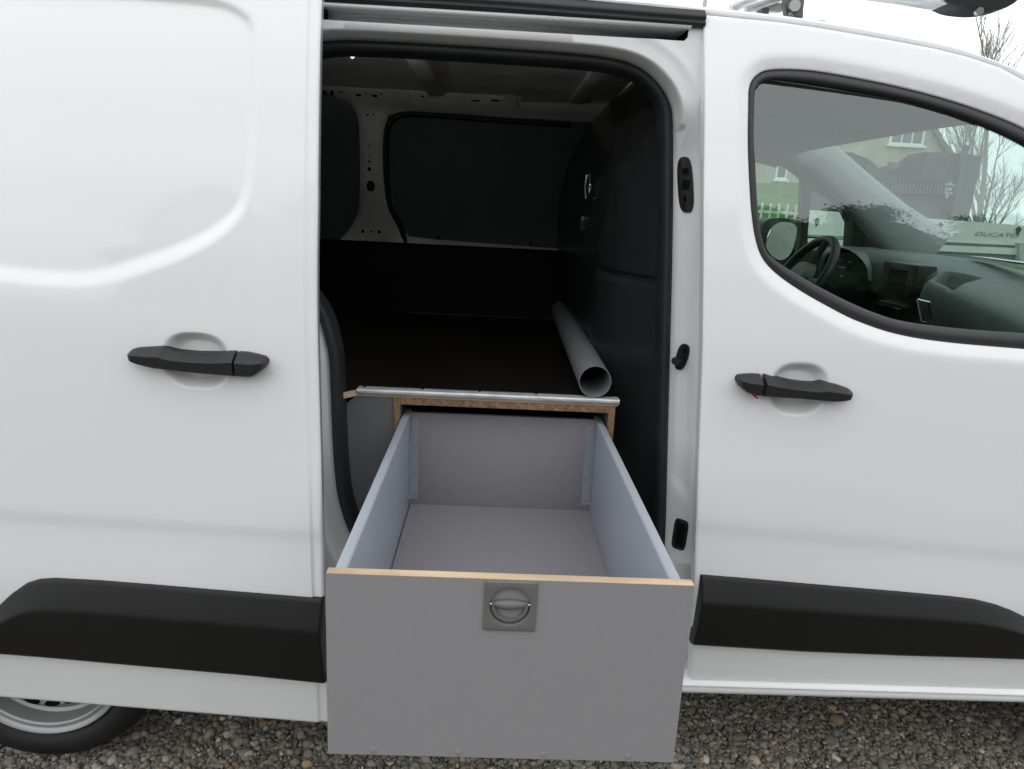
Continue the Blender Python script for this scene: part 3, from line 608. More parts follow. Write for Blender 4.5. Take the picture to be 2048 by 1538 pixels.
# torn paper stickers and a bracket up on the cant rail
for pts in ([(-0.276, 1.827), (-0.240, 1.831), (-0.243, 1.808), (-0.283, 1.804)], [(-0.011, 1.852), (0.071, 1.851), (0.068, 1.834), (0.064, 1.790), (0.038, 1.795), (0.015, 1.824)], [(-0.233, 1.867), (-0.201, 1.880), (-0.191, 1.865), (-0.229, 1.856)], [(-0.449, 1.833), (-0.427, 1.842), (-0.419, 1.831), (-0.447, 1.828)]):
    yy = min(float(far_y(np.array([x]), np.array([z]))[0]) for x, z in pts)-.006
    k = MB(); k.prism([tuple(p) for p in pts][::-1], yy, yy+.002); k.build('sticker_patch', mat('pale_sticker', (.42, .42, .40), .7), fwp, False)
rp = [(0.085, 1.862), (0.370, 1.869), (0.353, 1.820), (0.080, 1.811)]
k = MB(); k.prism([tuple(p) for p in rp][::-1], 1.47, 1.485); k.build('rail_cover', mat('grey_cover', (.20, .20, .19), .4), fwp, False)
rb = [(-0.539, 1.934), (-0.394, 1.942), (-0.432, 1.862), (-0.520, 1.857)]
k = MB(); k.prism([tuple(p) for p in rb][::-1], 1.44, 1.50); k.build('roof_bracket', PRIMER, fwp, False)
# inner roof skin and ribs
gridsurf('roof_lining', np.linspace(-2.3, .44, 12), np.linspace(0, 1, 14), lambda x, v: (x, .16+v*1.36, 1.832+.010*math.sin(math.pi*v)), PRIMER, van)
for xx in (-.85, -.25, .30): box('roof_rib', (xx-.03, .20, 1.812), (xx+.03, 1.46, 1.836), PRIMER, van, .006)
ll = [(-0.364, 1.751)]
k = MB(); lx, lz = ll[0]; k.add([(lx-.011, .36, lz+.004), (lx-.003, .36, lz+.0065), (lx+.011, .36, lz+.004), (lx+.006, .36, lz-.003), (lx-.001, .36, lz-.006), (lx-.011, .372, lz+.004), (lx+.011, .372, lz+.004), (lx, .372, lz-.006)], [(0, 4, 3, 2, 1), (0, 5, 7, 4), (4, 7, 3), (3, 7, 6, 2), (2, 6, 5, 0, 1)])
LAMPM = bpy.data.materials.new('lit_cargo_lamp'); LAMPM.use_nodes = True
_b = LAMPM.node_tree.nodes['Principled BSDF']; _b.inputs['Emission Color'].default_value = (.9, 1, 1, 1); _b.inputs['Emission Strength'].default_value = 1.4
k.build('cargo_lamp', LAMPM, van, False)
pt = bpy.data.lights.new('cargo_lamp_light', 'SPOT'); pt.energy = 0.75; pt.shadow_soft_size = .015; pt.color = (.95, 1, 1); pt.spot_size = R(150); pt.spot_blend = .6
po_ = bpy.data.objects.new('cargo_lamp_light', pt); COL.objects.link(po_); po_.location = (lx, .40, lz-.012); po_.rotation_euler = Vector((-.15, -.75, .35)).to_track_quat('Z', 'Y').to_euler(); po_.parent = van; po_.matrix_parent_inverse = wm(van).inverted()
# lower wall trim, wheel box
ls = np.array([(-2.3, 1.232), (.44, 1.236)])
gridsurf('lower_wall_trim', np.linspace(-2.3, .44, 20), range(6), lambda x, j: (x, [1.60, 1.555, 1.545, 1.542, 1.535, 1.53][j], [1.238, 1.240, 1.228, 1.10, .98, .56][j]), LOWTRIM, van)
box('wheel_box', (-1.75, 1.25, .56), (-.62, 1.55, .93), LOWTRIM, van, .03)
box('near_wheel_box', (-1.75, .19, .56), (-.62, .42, .93), LOWTRIM, van, .03)
# bulkhead: one moulded black sheet between cargo bay and cab
BY = [.10, .17, .22, .28, .34, .42, .52, .70, 1.0, 1.6, 1.8]; BXv = [.53, .508, .485, .452, .410, .366, .338, .314, .292, .270, .265]
_yg2 = np.linspace(.1, 1.8, 300); _k = np.exp(-(np.linspace(-.08, .08, 29)/.04)**2); _k /= _k.sum()
_bx = np.convolve(np.pad(np.interp(_yg2, BY, BXv), 14, 'edge'), _k, 'valid')
def bulk(y, z):
    x = float(np.interp(y, _yg2, _bx))
    near = max(0, 1-(y-.15)/.5); x += (1.45-z)*.10*near
    top = max(0, z-1.42); x += top*top*.95
    far = min(1, max(0, (y-.9)/.7)); x += .02*far*min(1, max(0, (1.25-z)/.2))
    d = 1.252+.03*max(0, (.62-y))*-.3-z
    env = 1/(1+math.exp((y-.60)/.03))
    x += .014*math.exp(-(d/.006)**2)*env                 # moulded groove
    x -= .012*env/(1+math.exp(-(d-.012)/.004))           # lower half stands proud of it
    e2 = math.exp(-((y-.66-.25*max(0, 1.5-z)*.2)/.035)**2)*(1/(1+math.exp((1.22-z)/.02)))*(1/(1+math.exp((z-1.62)/.03)))
    x -= .030/(1+math.exp((y-.63-.10*max(0, z-1.35))/.022))*(1/(1+math.exp((z-1.70)/.03)))   # swollen front half of the moulding
    return x+.006*e2
ys_ = np.r_[np.linspace(.195, .8, 90), np.linspace(.81, 1.66, 40)]; zs_ = np.r_[np.linspace(.56, 1.2, 40), np.linspace(1.205, 1.30, 46), np.linspace(1.305, 1.86, 50)]
bh = gridsurf('bulkhead', ys_, zs_, lambda y, z: (bulk(y, z), y, z), TRIMB, van)
hy, hz = 0.86, 1.486
k = MB(); hx = bulk(hy, hz)-.006
rg = [(hx-.004, hy+.040*math.cos(a)*.9, hz+.040*math.sin(a)) for a in np.linspace(0, 2*math.pi, 33)[:-1]]
k.tube(rg+rg[:1], .0042, 8, False); k.build('lashing_ring', CHROME, bh)
k = MB(); k.tube([(hx-.010, hy-.012, hz-.036), (hx-.014, hy-.008, hz), (hx-.010, hy-.004, hz+.036)], .0055, 10); k.build('ring_bar', CHROME, bh)
pad_ = MB(); bb = (bulk(.92, 1.37)); pad_.box((bb-.014, .90, 1.345), (bb+.01, .96, 1.395), .004); pad_.build('latch_block', TRIMB, bh)
k = MB()
SCUFF = mat('scuff', (.30, .30, .30), .3)
for (yy, zz, sz) in ((.50, 1.60, .012), (.53, 1.585, .02), (.545, 1.57, .012)):
    xx = bulk(yy, zz)-.0015; k = MB(); k.add([(xx, yy-.004, zz+sz), (xx, yy+.002, zz+sz*.2), (xx, yy+.004, zz-sz), (xx, yy-.002, zz-sz*.3)], [(0, 1, 2, 3)]); k.build('scuff_mark', SCUFF, bh, False)

# --- rear wheel
def wheel(cx, cz, yf, name='wheel'):
    w = empty_part(name, van, (cx, yf, cz))
    k = MB(); k.lathe([(.205, .055), (.213, .022), (.226, .004), (.245, -.004), (.268, .000), (.283, .012), (.292, .030), (.2955, .05), (.2955, .17), (.285, .20), (.21, .20)], (cx, cz), 96)
    for v in range(len(k.V)): x, y, z = k.V[v]; k.V[v] = (x, y+yf, z)
    k.build('tyre', TYRE, w)
    k = MB(); k.lathe([(.216, .030), (.2175, .012), (.214, .006), (.208, .008), (.203, .014), (.199, .0145), (.194, .013), (.190, .017), (.188, .030), (.184, .052), (.176, .058), (.168, .052), (.160, .040), (.150, .036), (.135, .042), (.12, .052), (.10, .060), (.07, .058), (.062, .030), (.05, .022), (0, .020)], (cx, cz), 96)
    for v in range(len(k.V)): x, y, z = k.V[v]; k.V[v] = (x, y+yf, z)
    rm = k.build('rim', RIM, w)
    for i in range(18):
        a = 2*math.pi*(i+.5)/18+.05; rr = .146
        k = MB(); ca, sa = math.cos(a), math.sin(a)
        q = [(rr*ca+du*.0135*ca*.55-dv*.019*sa, rr*sa+du*.0135*sa*.55+dv*.019*ca) for du, dv in [(math.cos(t), math.sin(t)) for t in np.linspace(0, 2*math.pi, 13)[:-1]]]
        k.prism([(cx+u, cz+v) for u, v in q], yf+.0325, yf+.043); k.build('rim_hole', HOLE, w, False)
    return w
def empty_part(name, parent, loc):
    o = bpy.data.objects.new(name, None); COL.objects.link(o); o.location = loc; o.parent = parent; o.matrix_parent_inverse = wm(parent).inverted(); return o
wheel(-1.10, .252, .065)
wheel(1.90, .252, .10)
for wx in (-1.10, 1.90):
    gridsurf('wheel_housing', np.linspace(0, math.pi, 25), [0, 1, 2], lambda a, j: (wx+[.345, .345, 0][j]*math.cos(a), [.10, .33, .33][j], .25+[.345, .345, 0][j]*math.sin(a)), UNDER, van)
# front wing, bonnet and nose (beyond the picture's edge)
arch2 = [(1.90+.345*math.cos(a), .25+.345*math.sin(a)) for a in th]
panel('front_wing', [p for p in arch2 if p[1] >= .25] + [(2.40, .28), (2.55, .62), (2.50, .95), (2.2, 1.08), (1.84, 1.20), (1.545, 1.30), (1.56, .27)], [], lambda x, z: body(x, z)+.012+np.clip(x-2.0, 0, 1)**2*.6, .03, PAINT, van, .02, .003)
gridsurf('bonnet', np.linspace(1.80, 2.56, 12), np.linspace(0, 1, 16), lambda x, v: (x, .05+.6*max(0, x-2.0)**2+v*(1.70-1.2*max(0, x-2.0)**2), 1.215-.12*(x-1.8)-.45*max(0, x-2.3)**1.5+.05*(1-(2*v-1)**4)-.05), PAINT, van)
gridsurf('front_bumper', np.linspace(0, 1, 14), np.linspace(.24, 1.10, 14), lambda v, z: (2.52+.10*math.sin(math.pi*v)-.08*max(0, z-.8), .20+v*1.4, z), PLAST, van)

# --- cab
gridsurf('cab_headliner', np.linspace(.44, 1.185, 14), np.linspace(.10, 1.64, 16), lambda x, y: (x, y, 1.765-.055*(x-.44)/.75-.035*max(0, (x-.44)/.745)**3-.05*(abs(y-.87)/.77)**6), FABRIC, van)
box('cab_back_panel', (.560, .16, .56), (.575, 1.74, 1.86), DOORIN, van)
k = MB(); k.box((1.03, .78, 1.672), (1.15, .98, 1.70), .012); k.build('roof_console', DASHM, van)
wsc = gridsurf('windscreen', np.linspace(0, 1, 12), np.linspace(0, 1, 14), lambda u, v: (1.165+.72*u+.05*math.sin(math.pi*v)*(1-.3*u), .135+v*1.47, 1.715-.43*u+.02*math.sin(math.pi*u)), GLASSW, van)
# near pillar inside the door frame, then the far windscreen pillar
k = MB()
def band(pts, w, th_, nrm, name, m, parent):
    P = [Vector(p) for p in pts]; V = []; n = len(P)
    for i, p in enumerate(P):
        t = (P[min(i+1, n-1)]-P[max(i-1, 0)]).normalized(); c = Vector(nrm).normalized(); s_ = t.cross(c).normalized()
        ww = w[i] if hasattr(w, '__len__') else w
        for a, b in ((-1, 0), (-.9, .6), (-.6, .92), (0, 1), (.6, .92), (.9, .6), (1, 0)):
            V.append(p+s_*a*ww/2+c*b*th_)
    F = [(i*7+j, i*7+j+1, (i+1)*7+j+1, (i+1)*7+j) for i in range(n-1) for j in range(6)]
    return mobj(name, [v[:] for v in V], F, m, parent, True)
band([(.95, .20, 1.745), (1.10, .20, 1.705), (1.25, .195, 1.655), (1.45, .185, 1.565), (1.7, .17, 1.42), (1.95, .15, 1.24)], .075, .03, (0, 1, 0), 'near_pillar_trim', PILLAR, van)
ap0 = [(1.190, 1.706), (1.300, 1.658), (1.439, 1.560), (1.607, 1.433), (1.801, 1.295)]
band([(ap0[0][0]-.04, 1.48, ap0[0][1]+.02)]+[(x, 1.48, z) for x, z in ap0], [.20, .17, .15, .155, .19, .26], .06, (0, -1, 0), 'pillar_trim', PILLAR, van)
# driver's door seen from inside: frame with the window and the small quarter light
DY = 1.60
dw1 = [(1.007, 1.702), (1.094, 1.684), (1.150, 1.659), (1.230, 1.623), (1.291, 1.584), (1.317, 1.353), (1.319, 1.161), (1.077, 1.149)]
dw2 = [(1.336, 1.545), (1.376, 1.533), (1.430, 1.505), (1.488, 1.458), (1.517, 1.413), (1.527, 1.300), (1.357, 1.291), (1.347, 1.355)]
do = [(0.823, 1.843), (1.167, 1.770), (1.355, 1.644), (1.602, 1.451), (1.766, 1.268), (1.924, 0.403), (0.990, 0.364)]
dd = panel('driver_door', do, [dw1, dw2], lambda x, z: np.full(len(x), DY), .03, DOORIN, van, .04, .003)
panel('driver_window_glass', [(a, b) for a, b in dw1], [], lambda x, z: np.full(len(x), DY+.02), .1, GLASS, dd, 0, 0)
panel('quarter_light', [(a, b) for a, b in dw2], [], lambda x, z: np.full(len(x), DY+.02), .1, GLASS, dd, 0, 0)
bt = [(1.480, 1.466), (1.504, 1.426), (1.513, 1.291), (1.574, 1.294), (1.567, 1.384), (1.545, 1.438)]
k = MB(); k.prism([tuple(p) for p in bt], 1.54, 1.58); k.build('pillar_foot_trim', DASHB, dd, False)
# wing mirror beyond the driver's window
mo = smoothline([(1.242, 1.319), (1.249, 1.375), (1.267, 1.409), (1.293, 1.419), (1.340, 1.417), (1.374, 1.401), (1.379, 1.337), (1.363, 1.252), (1.323, 1.205), (1.278, 1.225)], 40, True)
mi = smoothline([(1.269, 1.298), (1.275, 1.361), (1.293, 1.395), (1.319, 1.403), (1.347, 1.387), (1.349, 1.324), (1.340, 1.261), (1.316, 1.232), (1.285, 1.254)], 40, True)
k = MB(); k.prism([tuple(p) for p in mo], 1.80, 1.90); k.V = [(x, y-(x-mo[:, 0].mean())*1.6+.006, z) for x, y, z in k.V]; wmr = k.build('wing_mirror', DASHB, van, True, 40)
k = MB(); k.prism([tuple(p) for p in mi], 1.792, 1.799); mx_ = mi[:, 0].mean(); k.V = [(x, y-(x-mx_)*1.6, z) for x, y, z in k.V]; k.build('mirror_glass', MIRROR, wmr, False)
# dashboard
dprof = [(1.98, 1.235), (1.80, 1.285), (1.62, 1.314), (1.48, 1.318), (1.40, 1.316), (1.355, 1.304), (1.332, 1.275), (1.328, 1.21), (1.355, 1.12), (1.42, 1.02), (1.45, .80)]
dpl = smoothline(dprof, 110)
TRAY = [(1.362, .690), (1.446, .762), (1.508, .667), (1.352, .550)]
def dash_v(y, j):
    x, z = dpl[j]
    x += .07*sst(np.array([(y-.66)/.11]))[0]
    d = 1.0-y; sag = .14*(d*.5+math.sqrt(d*d*.25+.0009))
    rec = sst(-sdf([(x, y)], TRAY)/.010)[0] if j < 70 else 0
    return (x, y, z-sag*min(1, (z-.7)/.5)-.06*rec)
ds = gridsurf('dashboard', np.linspace(.12, 1.56, 200), range(75), dash_v, DASHM, van)
gridsurf('dash_lower', np.linspace(.12, 1.56, 40), range(72, 110), lambda y, j: (dash_v(y, j)[0]-.004*(j < 75), y, dash_v(y, j)[2]), DASHB, ds)
k = MB(); k.add([(x, y, 1.222+.14*(y-.65)) for x, y in TRAY], [(0, 1, 2, 3)]); k.build('tray_floor', DASHB, ds, False)
# instrument hood with its dark cluster
hc = [(1.348, 1.193), (1.341, 1.241), (1.351, 1.275), (1.386, 1.294), (1.439, 1.298), (1.493, 1.287), (1.526, 1.260), (1.545, 1.218), (1.557, 1.173)]
k = MB(); hp = smoothline(hc, 30); 
V = []; 
for xo, zo, sc_ in ((.0, 0, 1.0), (.012, -.002, .93), (.03, -.004, .90)):
    c = hp.mean(0); 
    for p in hp: V.append((0, 0, 0))
hb = [(1.285, 1.10), (1.285, 1.52)]
def hood(u, v):                            # u along the arc, v from the front lip back into the dash
    y = 1.50-.40*u; z = 1.212+.106*math.sin(math.pi*min(max(u, 0), 1))**.45; x = 1.362+.02*(2*u-1)**2
    return (x+.20*v, y-(0), z-.045*v*v-.01*v)
gridsurf('instrument_hood', np.linspace(0, 1, 28), np.linspace(0, 1, 8), hood, DASHM, ds)
V = [(1.378, 1.50-.40*u, 1.11) for u in np.linspace(.02, .98, 20)]+[(1.392, 1.50-.40*u, 1.206+.098*math.sin(math.pi*u)**.45) for u in np.linspace(.02, .98, 20)]
mobj('instrument_cluster', V, [(i, i+1, i+21, i+20) for i in range(19)], SCREEN, ds, False)
GPR = mat('gauge_print', (.45, .47, .47), .5)
for (yy, zz) in ((1.33, 1.268), (1.25, 1.268), (1.37, 1.242), (1.33, 1.243), (1.31, 1.243), (1.29, 1.243), (1.30, 1.21)): k = MB(); k.box((1.374, yy-.006, zz-.003), (1.380, yy+.006, zz+.003)); k.build('gauge_mark', GPR, ds, False)
# centre screen
k = MB(); k.box((1.372, .785, 1.150), (1.44, 1.00, 1.294), .008); sc_ = k.build('centre_screen', DASHB, ds)
k = MB(); k.box((1.3695, .84, 1.210), (1.3725, .95, 1.272)); k.build('screen_glass', SCREEN, ds, False)
k = MB(); k.tube([(1.360, .975, 1.195), (1.378, .975, 1.195)], .010, 14); k.build('control_knob', DASHB, ds); k = MB(); k.tube([(1.360, .81, 1.195), (1.378, .81, 1.195)], .010, 14); k.build('control_knob', DASHB, ds)
k = MB(); k.box((1.350, .81, 1.145), (1.39, 1.0, 1.150)); k.build('switch_strip', CHROME, ds)
# chrome clip
bk = [(1.279, 1.201), (1.303, 1.138), (1.338, 1.134), (1.313, 1.196)]
k = MB(); q = [(x, .60-.002*i, z) for i, (x, z) in enumerate(bk)]
k.tube(q+q[:1], .0045, 8, False); pc = k.build('phone_clip', CHROME, ds); k = MB(); k.tube([(q[0][0]-.012, .60, q[0][1]), (q[1][0]-.012, .60, q[1][1])], .007, 8); k.build('clip_bar', CHROME, pc)
pp = [(1.421, 0.915), (1.535, 0.949), (1.471, 0.663), (1.349, 0.374), (1.276, 0.296), (1.324, 0.484), (1.319, 0.645)]
k = MB(); k.add([(x, y, 1.322-.02*i/7) for i, (x, y) in enumerate([(1.66, .98), (1.74, .98), (1.74, .66), (1.66, .66)])]+[(1.66, .98, 1.3245), (1.74, .98, 1.322), (1.74, .66, 1.318), (1.66, .66, 1.320)], [(0, 1, 2, 3), (4, 5, 6, 7)]); k.build('paper_sheet', PAPER, ds, False)
# steering wheel
swc = Vector((1.225, 1.33, 1.19)); axis = Vector((-.86, 0, .50)).normalized(); e1 = Vector((0, 1, 0)); e2 = axis.cross(e1).normalized()
swp = empty_part('steering_wheel', van, swc)
rp_ = [swc+e1*math.cos(a)*.185+e2*math.sin(a)*.18 for a in np.linspace(0, 2*math.pi, 65)]
k = MB(); k.tube(rp_, .0175, 12, False); k.build('wheel_rim', HANDLE, swp)
k = MB(); k.tube([swc-axis*.01, swc+axis*.03], [.075, .06], 24); k.build('wheel_hub', DASHM, swp)
k = MB()
for a in (0, math.pi, -math.pi/2): k.tube([swc+(e1*math.cos(a)+e2*math.sin(a))*.05, swc+(e1*math.cos(a)+e2*math.sin(a))*.18], .014, 8)
k.build('spoke', DASHB, swp)
k = MB(); k.tube([swc-axis*.02, swc-axis*.20], .045, 16); k.build('steering_column', DASHB, swp)

# ------------------------------------------------------------------ raised load deck with the drawer housing
dk = empty('load_deck', 'dark plywood load deck with aluminium front edge inside the van', 'load deck', (.05, .22, .565))
dz0, dz1 = .934, .950
outl = [(.334, .2225), (-.326, .222), (-.365, .175), (-.60, .175), (-.60, .43), (-1.78, .43), (-1.78, 1.24), (-.60, 1.24), (-.60, 1.53), (.275, 1.53), (.30, 1.0), (.314, .7), (.330, .45)]
n = len(outl); k = MB(); k.add([(x, y, dz1) for x, y in outl]+[(x, y, dz0) for x, y in outl], [tuple(range(n))[::-1] if False else tuple(range(n)), tuple(range(2*n-1, n-1, -1))])
k.build('deck_board', DECK, dk, False)
k = MB(); k.add([(x, y, z) for x, y in outl for z in (dz0, dz1)], [(2*i, 2*((i+1) % n), 2*((i+1) % n)+1, 2*i+1) for i in range(n)]); k.build('deck_edge', PLYEDGE, dk, False)
tp = [(.250, .9512), (.250, .9525), (.2335, .9528), (.2320, .9516), (.2300, .9528), (.2185, .9528), (.2165, .9512), (.2160, .9425), (.2180, .9415), (.2185, .940)]
tm = strip('edge_trim', tp, seg(-.327, .336, 12), ALU, dk)
for xx in (-.312, -.165, -.02, .125, .27):
    k = MB(); k.tube([(xx, .2415, .9520), (xx, .2415, .9536)], .0042, 10); k.build('screw', HOLE, tm)
fb = strip('back_strip', [(1.528, .951), (1.522, .9535), (1.519, .951)], seg(-.35, .29, 4), mat('dull_strip', (.13, .13, .13), .5), dk)
# housing frame: raw plywood edges round the drawer opening
box('frame_board', (-.234, .222, .57), (-.2185, 1.0, .933), CABFACE, dk); box('frame_board', (.311, .222, .57), (.3265, 1.0, .933), CABFACE, dk)
box('frame_edge', (-.2345, .2185, .57), (-.218, .2215, .9335), PLYEDGE2, dk); box('frame_edge', (.3105, .2185, .57), (.327, .2215, .9335), PLYEDGE2, dk)
box('frame_edge', (-.2175, .2185, .9165), (.310, .2215, .9335), PLYEDGE2, dk); box('frame_board', (-.2175, .2225, .9165), (.310, 1.0, .9335), CABFACE, dk)
box('housing_back', (-.2175, .96, .57), (.310, .975, .916), UNDER, dk)
panel('fascia_panel', [(-.358, .575), (-.2352, .575), (-.2352, .9335), (-.330, .9335), (-.362, .905)], [], lambda x, z: np.full(len(x), .224), .03, CABFACE, dk, .012, 0)

# ------------------------------------------------------------------ the drawer, pulled right out
dr = empty('storage_drawer', 'grey plywood drawer pulled out of the van with round recessed pull', 'drawer', (.048, -.15, .57))
FY, FY2 = -.58, -.562
k = MB(); a = (-.2255, .3210, .5695, .8815)
def front_board():
    V = []; F = []
    hx0, hz0, hr = .0475, .8385, .0335
    return None
hx0, hz0 = .0473, .8385
circ = [(hx0+.0305*math.cos(t), hz0+.0305*math.sin(t)) for t in np.linspace(0, 2*math.pi, 41)[:-1]]
panel('front_panel', [(a[0], a[2]), (a[1], a[2]), (a[1], a[3]), (a[0], a[3])], [circ], lambda x, z: np.full(len(x), FY), .03, GREYFACE, dr, 0, 0)
box('front_panel_back', (a[0]+.001, FY+.004, a[2]+.001), (a[1]-.001, FY2, a[3]-.002), GREYIN, dr)
k = MB(); e = .0012
k.box((a[0], FY+.0008, a[3]-.0018), (a[1], FY2+.0004, a[3]+.0004), .0005); k.box((a[0]-.0004, FY+.0008, a[2]), (a[0]+.0009, FY2+.0004, a[3]-.0019)); k.box((a[1]-.0009, FY+.0008, a[2]), (a[1]+.0004, FY2+.0004, a[3]-.0019)); k.build('plywood_edge', PLYEDGE, dr, False)
for xx in (-.155, -.021, .113, .248):
    k = MB(); k.tube([(xx, FY+.001, .5785), (xx, FY-.0008, .5785), (xx, FY-.0014, .5785)], [.0058, .0054, .003], 16); sc1 = k.build('screw', mat('grey_screw_cap', (.245, .245, .25), .5), dr)
# steel sides: hollow profile with rounded top
def side(x0, x1, nm):
    k = MB(); y0, y1 = FY2+.001, .305; z0, z1 = .592, .8815; r_ = .0045
    pr = [(x0, z0)]+[(x0+r_-r_*math.cos(t), z1-r_+r_*math.sin(t)) for t in np.linspace(0, math.pi/2, 5)]+[(x1-r_+r_*math.sin(t), z1-r_+r_*math.cos(t)) for t in np.linspace(0, math.pi/2, 5)]+[(x1, z0)]
    k.prism(pr[::-1], y0, y1); return k.build('side_panel', GREYSIDE, dr, True, 40)
side(-.2165, -.1975, 'l'); side(.2875, .3065, 'r')
box('back_panel', (-.1973, .272, .60), (.2873, .287, .8805), GREYIN, dr, .001)
box('bottom_panel', (-.1945, FY2+.001, .612), (.2870, .2715, .6245), GREYIN, dr)
for sx, x in ((1, -.1972), (-1, .2872)):    # angle irons in the rear corners
    k = MB(); zb0, zt0 = .640, .868
    k.box(tuple(sorted((x, x+sx*.0012))[:1])+(.237, zb0), tuple(sorted((x, x+sx*.0012))[1:])+(.2718, zt0))
    k.box(tuple(sorted((x, x+sx*.022))[:1])+(.2700, zb0), tuple(sorted((x, x+sx*.022))[1:])+(.2718, zt0-.002))
    ai = k.build('corner_angle', mat('angle_iron', (.275, .295, .33), .4), dr, False)
    for zz in (.652, .715, .79):
        k = MB(); k.tube([(x+sx*.015, .2705, zz), (x+sx*.015, .2685, zz)], .0026, 10); k.build('rivet', STEEL, ai)
        k = MB(); k.tube([(x+sx*.0008, .252, zz), (x+sx*.0030, .252, zz)], .0026, 10); k.build('rivet', GREYSIDE, ai)
# recessed pull: square plate, round cup, hinge barrel and half ring
pl = empty_part('recessed_pull', dr, (hx0, FY, hz0))
PX0, PX1, PZ0, PZ1 = hx0-.0395, hx0+.0395, hz0-.0405, hz0+.0405
panel('pull_plate', [(PX0, PZ0), (PX1, PZ0), (PX1, PZ1), (PX0, PZ1)], [circ], lambda x, z: np.full(len(x), FY-.0032), .01, PULL, pl, .003, .0012)
k = MB(); k.lathe([(.0312, FY-.0030), (.0303, FY-.0015), (.0298, FY+.004), (.0285, FY+.012), (.022, FY+.016), (.0, FY+.017)], (hx0, hz0), 48); k.build('pull_cup', PULL, pl)
k = MB(); bars = np.linspace(-1, 1, 17)
k.tube([(hx0+.0215*t, FY+.002-.002*(1-t*t), hz0+.0025) for t in bars], [.0048+.0035*(1-t*t) for t in bars], 16); k.build('pull_barrel', PULL, pl)
k = MB(); ar = np.linspace(math.pi+.0, 2*math.pi, 33)
inner, outer = .0215, .0278; V = []
for t in ar:
    c, s_ = math.cos(t), math.sin(t)
    for rr, yy in ((inner, FY+.001), (inner+.0012, FY-.0022), (outer-.0012, FY-.0022), (outer, FY+.001)): V.append((hx0+rr*c, yy, hz0+.0005+rr*s_))
k.add(V, [(i*4+j, (i+1)*4+j, (i+1)*4+j+1, i*4+j+1) for i in range(32) for j in range(3)])
for sx in (-1, 1): k.box((min(hx0+sx*inner, hx0+sx*outer), FY-.0022, hz0), (max(hx0+sx*inner, hx0+sx*outer), FY+.003, hz0+.0065), .0008)
k.build('pull_ring', PULL, pl)
for sx in (-1, 1):
    k = MB(); k.tube([(hx0+sx*.0277, FY-.0002, hz0+.0025), (hx0+sx*.0297, FY-.0002, hz0+.0025)], .0018, 10); k.build('pull_pin', CHROME, pl)

# ------------------------------------------------------------------ the pipe lying on the deck
px_c = [(0.271, 0.993)]
r_o, r_i = .0415, .0390; c0 = Vector((px_c[0][0], .225, .9535+r_o)); c1 = Vector((.296, 1.50, .9515+r_o))
def pipe():
    t = (c1-c0).normalized(); a = Vector((0, 0, 1)); s_ = t.cross(a).normalized(); a = s_.cross(t); V = []; n = 48; prof = [(r_i, .9), (r_i, .0008), (r_i+.0005, 0), (r_o-.0005, 0), (r_o, .0008), (r_o, 1.0)]
    L_ = (c1-c0).length
    for r_, d in prof:
        d = d*L_ if d > .5 else d
        V += [(c0+t*d+(s_*math.cos(2*math.pi*k/n)+a*math.sin(2*math.pi*k/n))*r_)[:] for k in range(n)]
    F = [(i*n+k, i*n+(k+1) % n, (i+1)*n+(k+1) % n, (i+1)*n+k) for i in range(len(prof)-1) for k in range(n)]
    return mobj('pipe', V, F, PIPE, None, True, 40)
tag(pipe(), 'grey plastic pipe lying on the load deck beside the black bulkhead', 'pipe')

# ------------------------------------------------------------------ roof rack
rk = empty('roof_rack', 'grey metal roof rack with black end cap on the van roof', 'roof rack', (.7, .3, 1.86))
RKY = .30
bar_px = [(0.734, 1.949), (0.808, 1.936), (0.929, 1.928), (1.026, 1.920)]
cap_px = [(1.015, 1.926), (1.046, 1.913), (1.083, 1.909), (1.125, 1.910), (1.165, 1.919), (1.186, 1.933), (1.193, 1.951), (1.178, 1.986), (1.027, 1.978), (1.012, 1.943)]
k = MB(); k.prism([(bar_px[0][0]-.3, bar_px[0][1]+.02)]+[tuple(p) for p in bar_px]+[(bar_px[3][0], bar_px[3][1]+.030), (bar_px[0][0]-.3, bar_px[0][1]+.060)], RKY-.03, RKY+.03); k.build('cross_bar', ALU, rk, False)
cp = smoothline(cap_px, 60, True)
k = MB(); cc = cp.mean(0); V = []; n = 60
for s_, yy in ((.90, RKY-.042), (.97, RKY-.036), (1, RKY-.02), (1, RKY+.02), (.97, RKY+.036), (.9, RKY+.042)): V += [(cc[0]+(x-cc[0])*s_, yy, cc[1]+(z-cc[1])*s_) for x, z in cp]
k.add(V, [(r_*n+i, r_*n+(i+1) % n, (r_+1)*n+(i+1) % n, (r_+1)*n+i) for r_ in range(5) for i in range(n)]+[tuple(range(n)), tuple(range(6*n-1, 5*n-1, -1))]); ec = k.build('end_cap', PLAST, rk, True, 50)
ex = [(1.096, 1.905)]
k = MB(); k.tube([(ex[0][0], RKY-.036, ex[0][1]), (ex[0][0], RKY-.046, ex[0][1]-.001)], .009, 12); k.build('cap_screw', STEEL, ec)
bk = [(0.658, 1.872), (0.652, 1.888), (0.646, 1.901), (0.649, 1.930), (0.693, 1.933), (0.693, 1.907), (0.693, 1.891), (0.695, 1.874), (0.678, 1.876), (0.666, 1.875)]
k = MB(); k.prism([tuple(p) for p in bk], .275, .295)
br = k.build('rack_bracket', mat('dark_galvanised', (.13, .13, .125), .5, metal=.5, var=.2, vscale=40), rk, False)
be = [(0.668, 1.895), (0.665, 1.878)]
k = MB(); k.tube([(be[0][0], .275, be[0][1]), (be[0][0], .262, be[0][1])], .013, 18); k.build('bracket_bolt', STEEL, br)
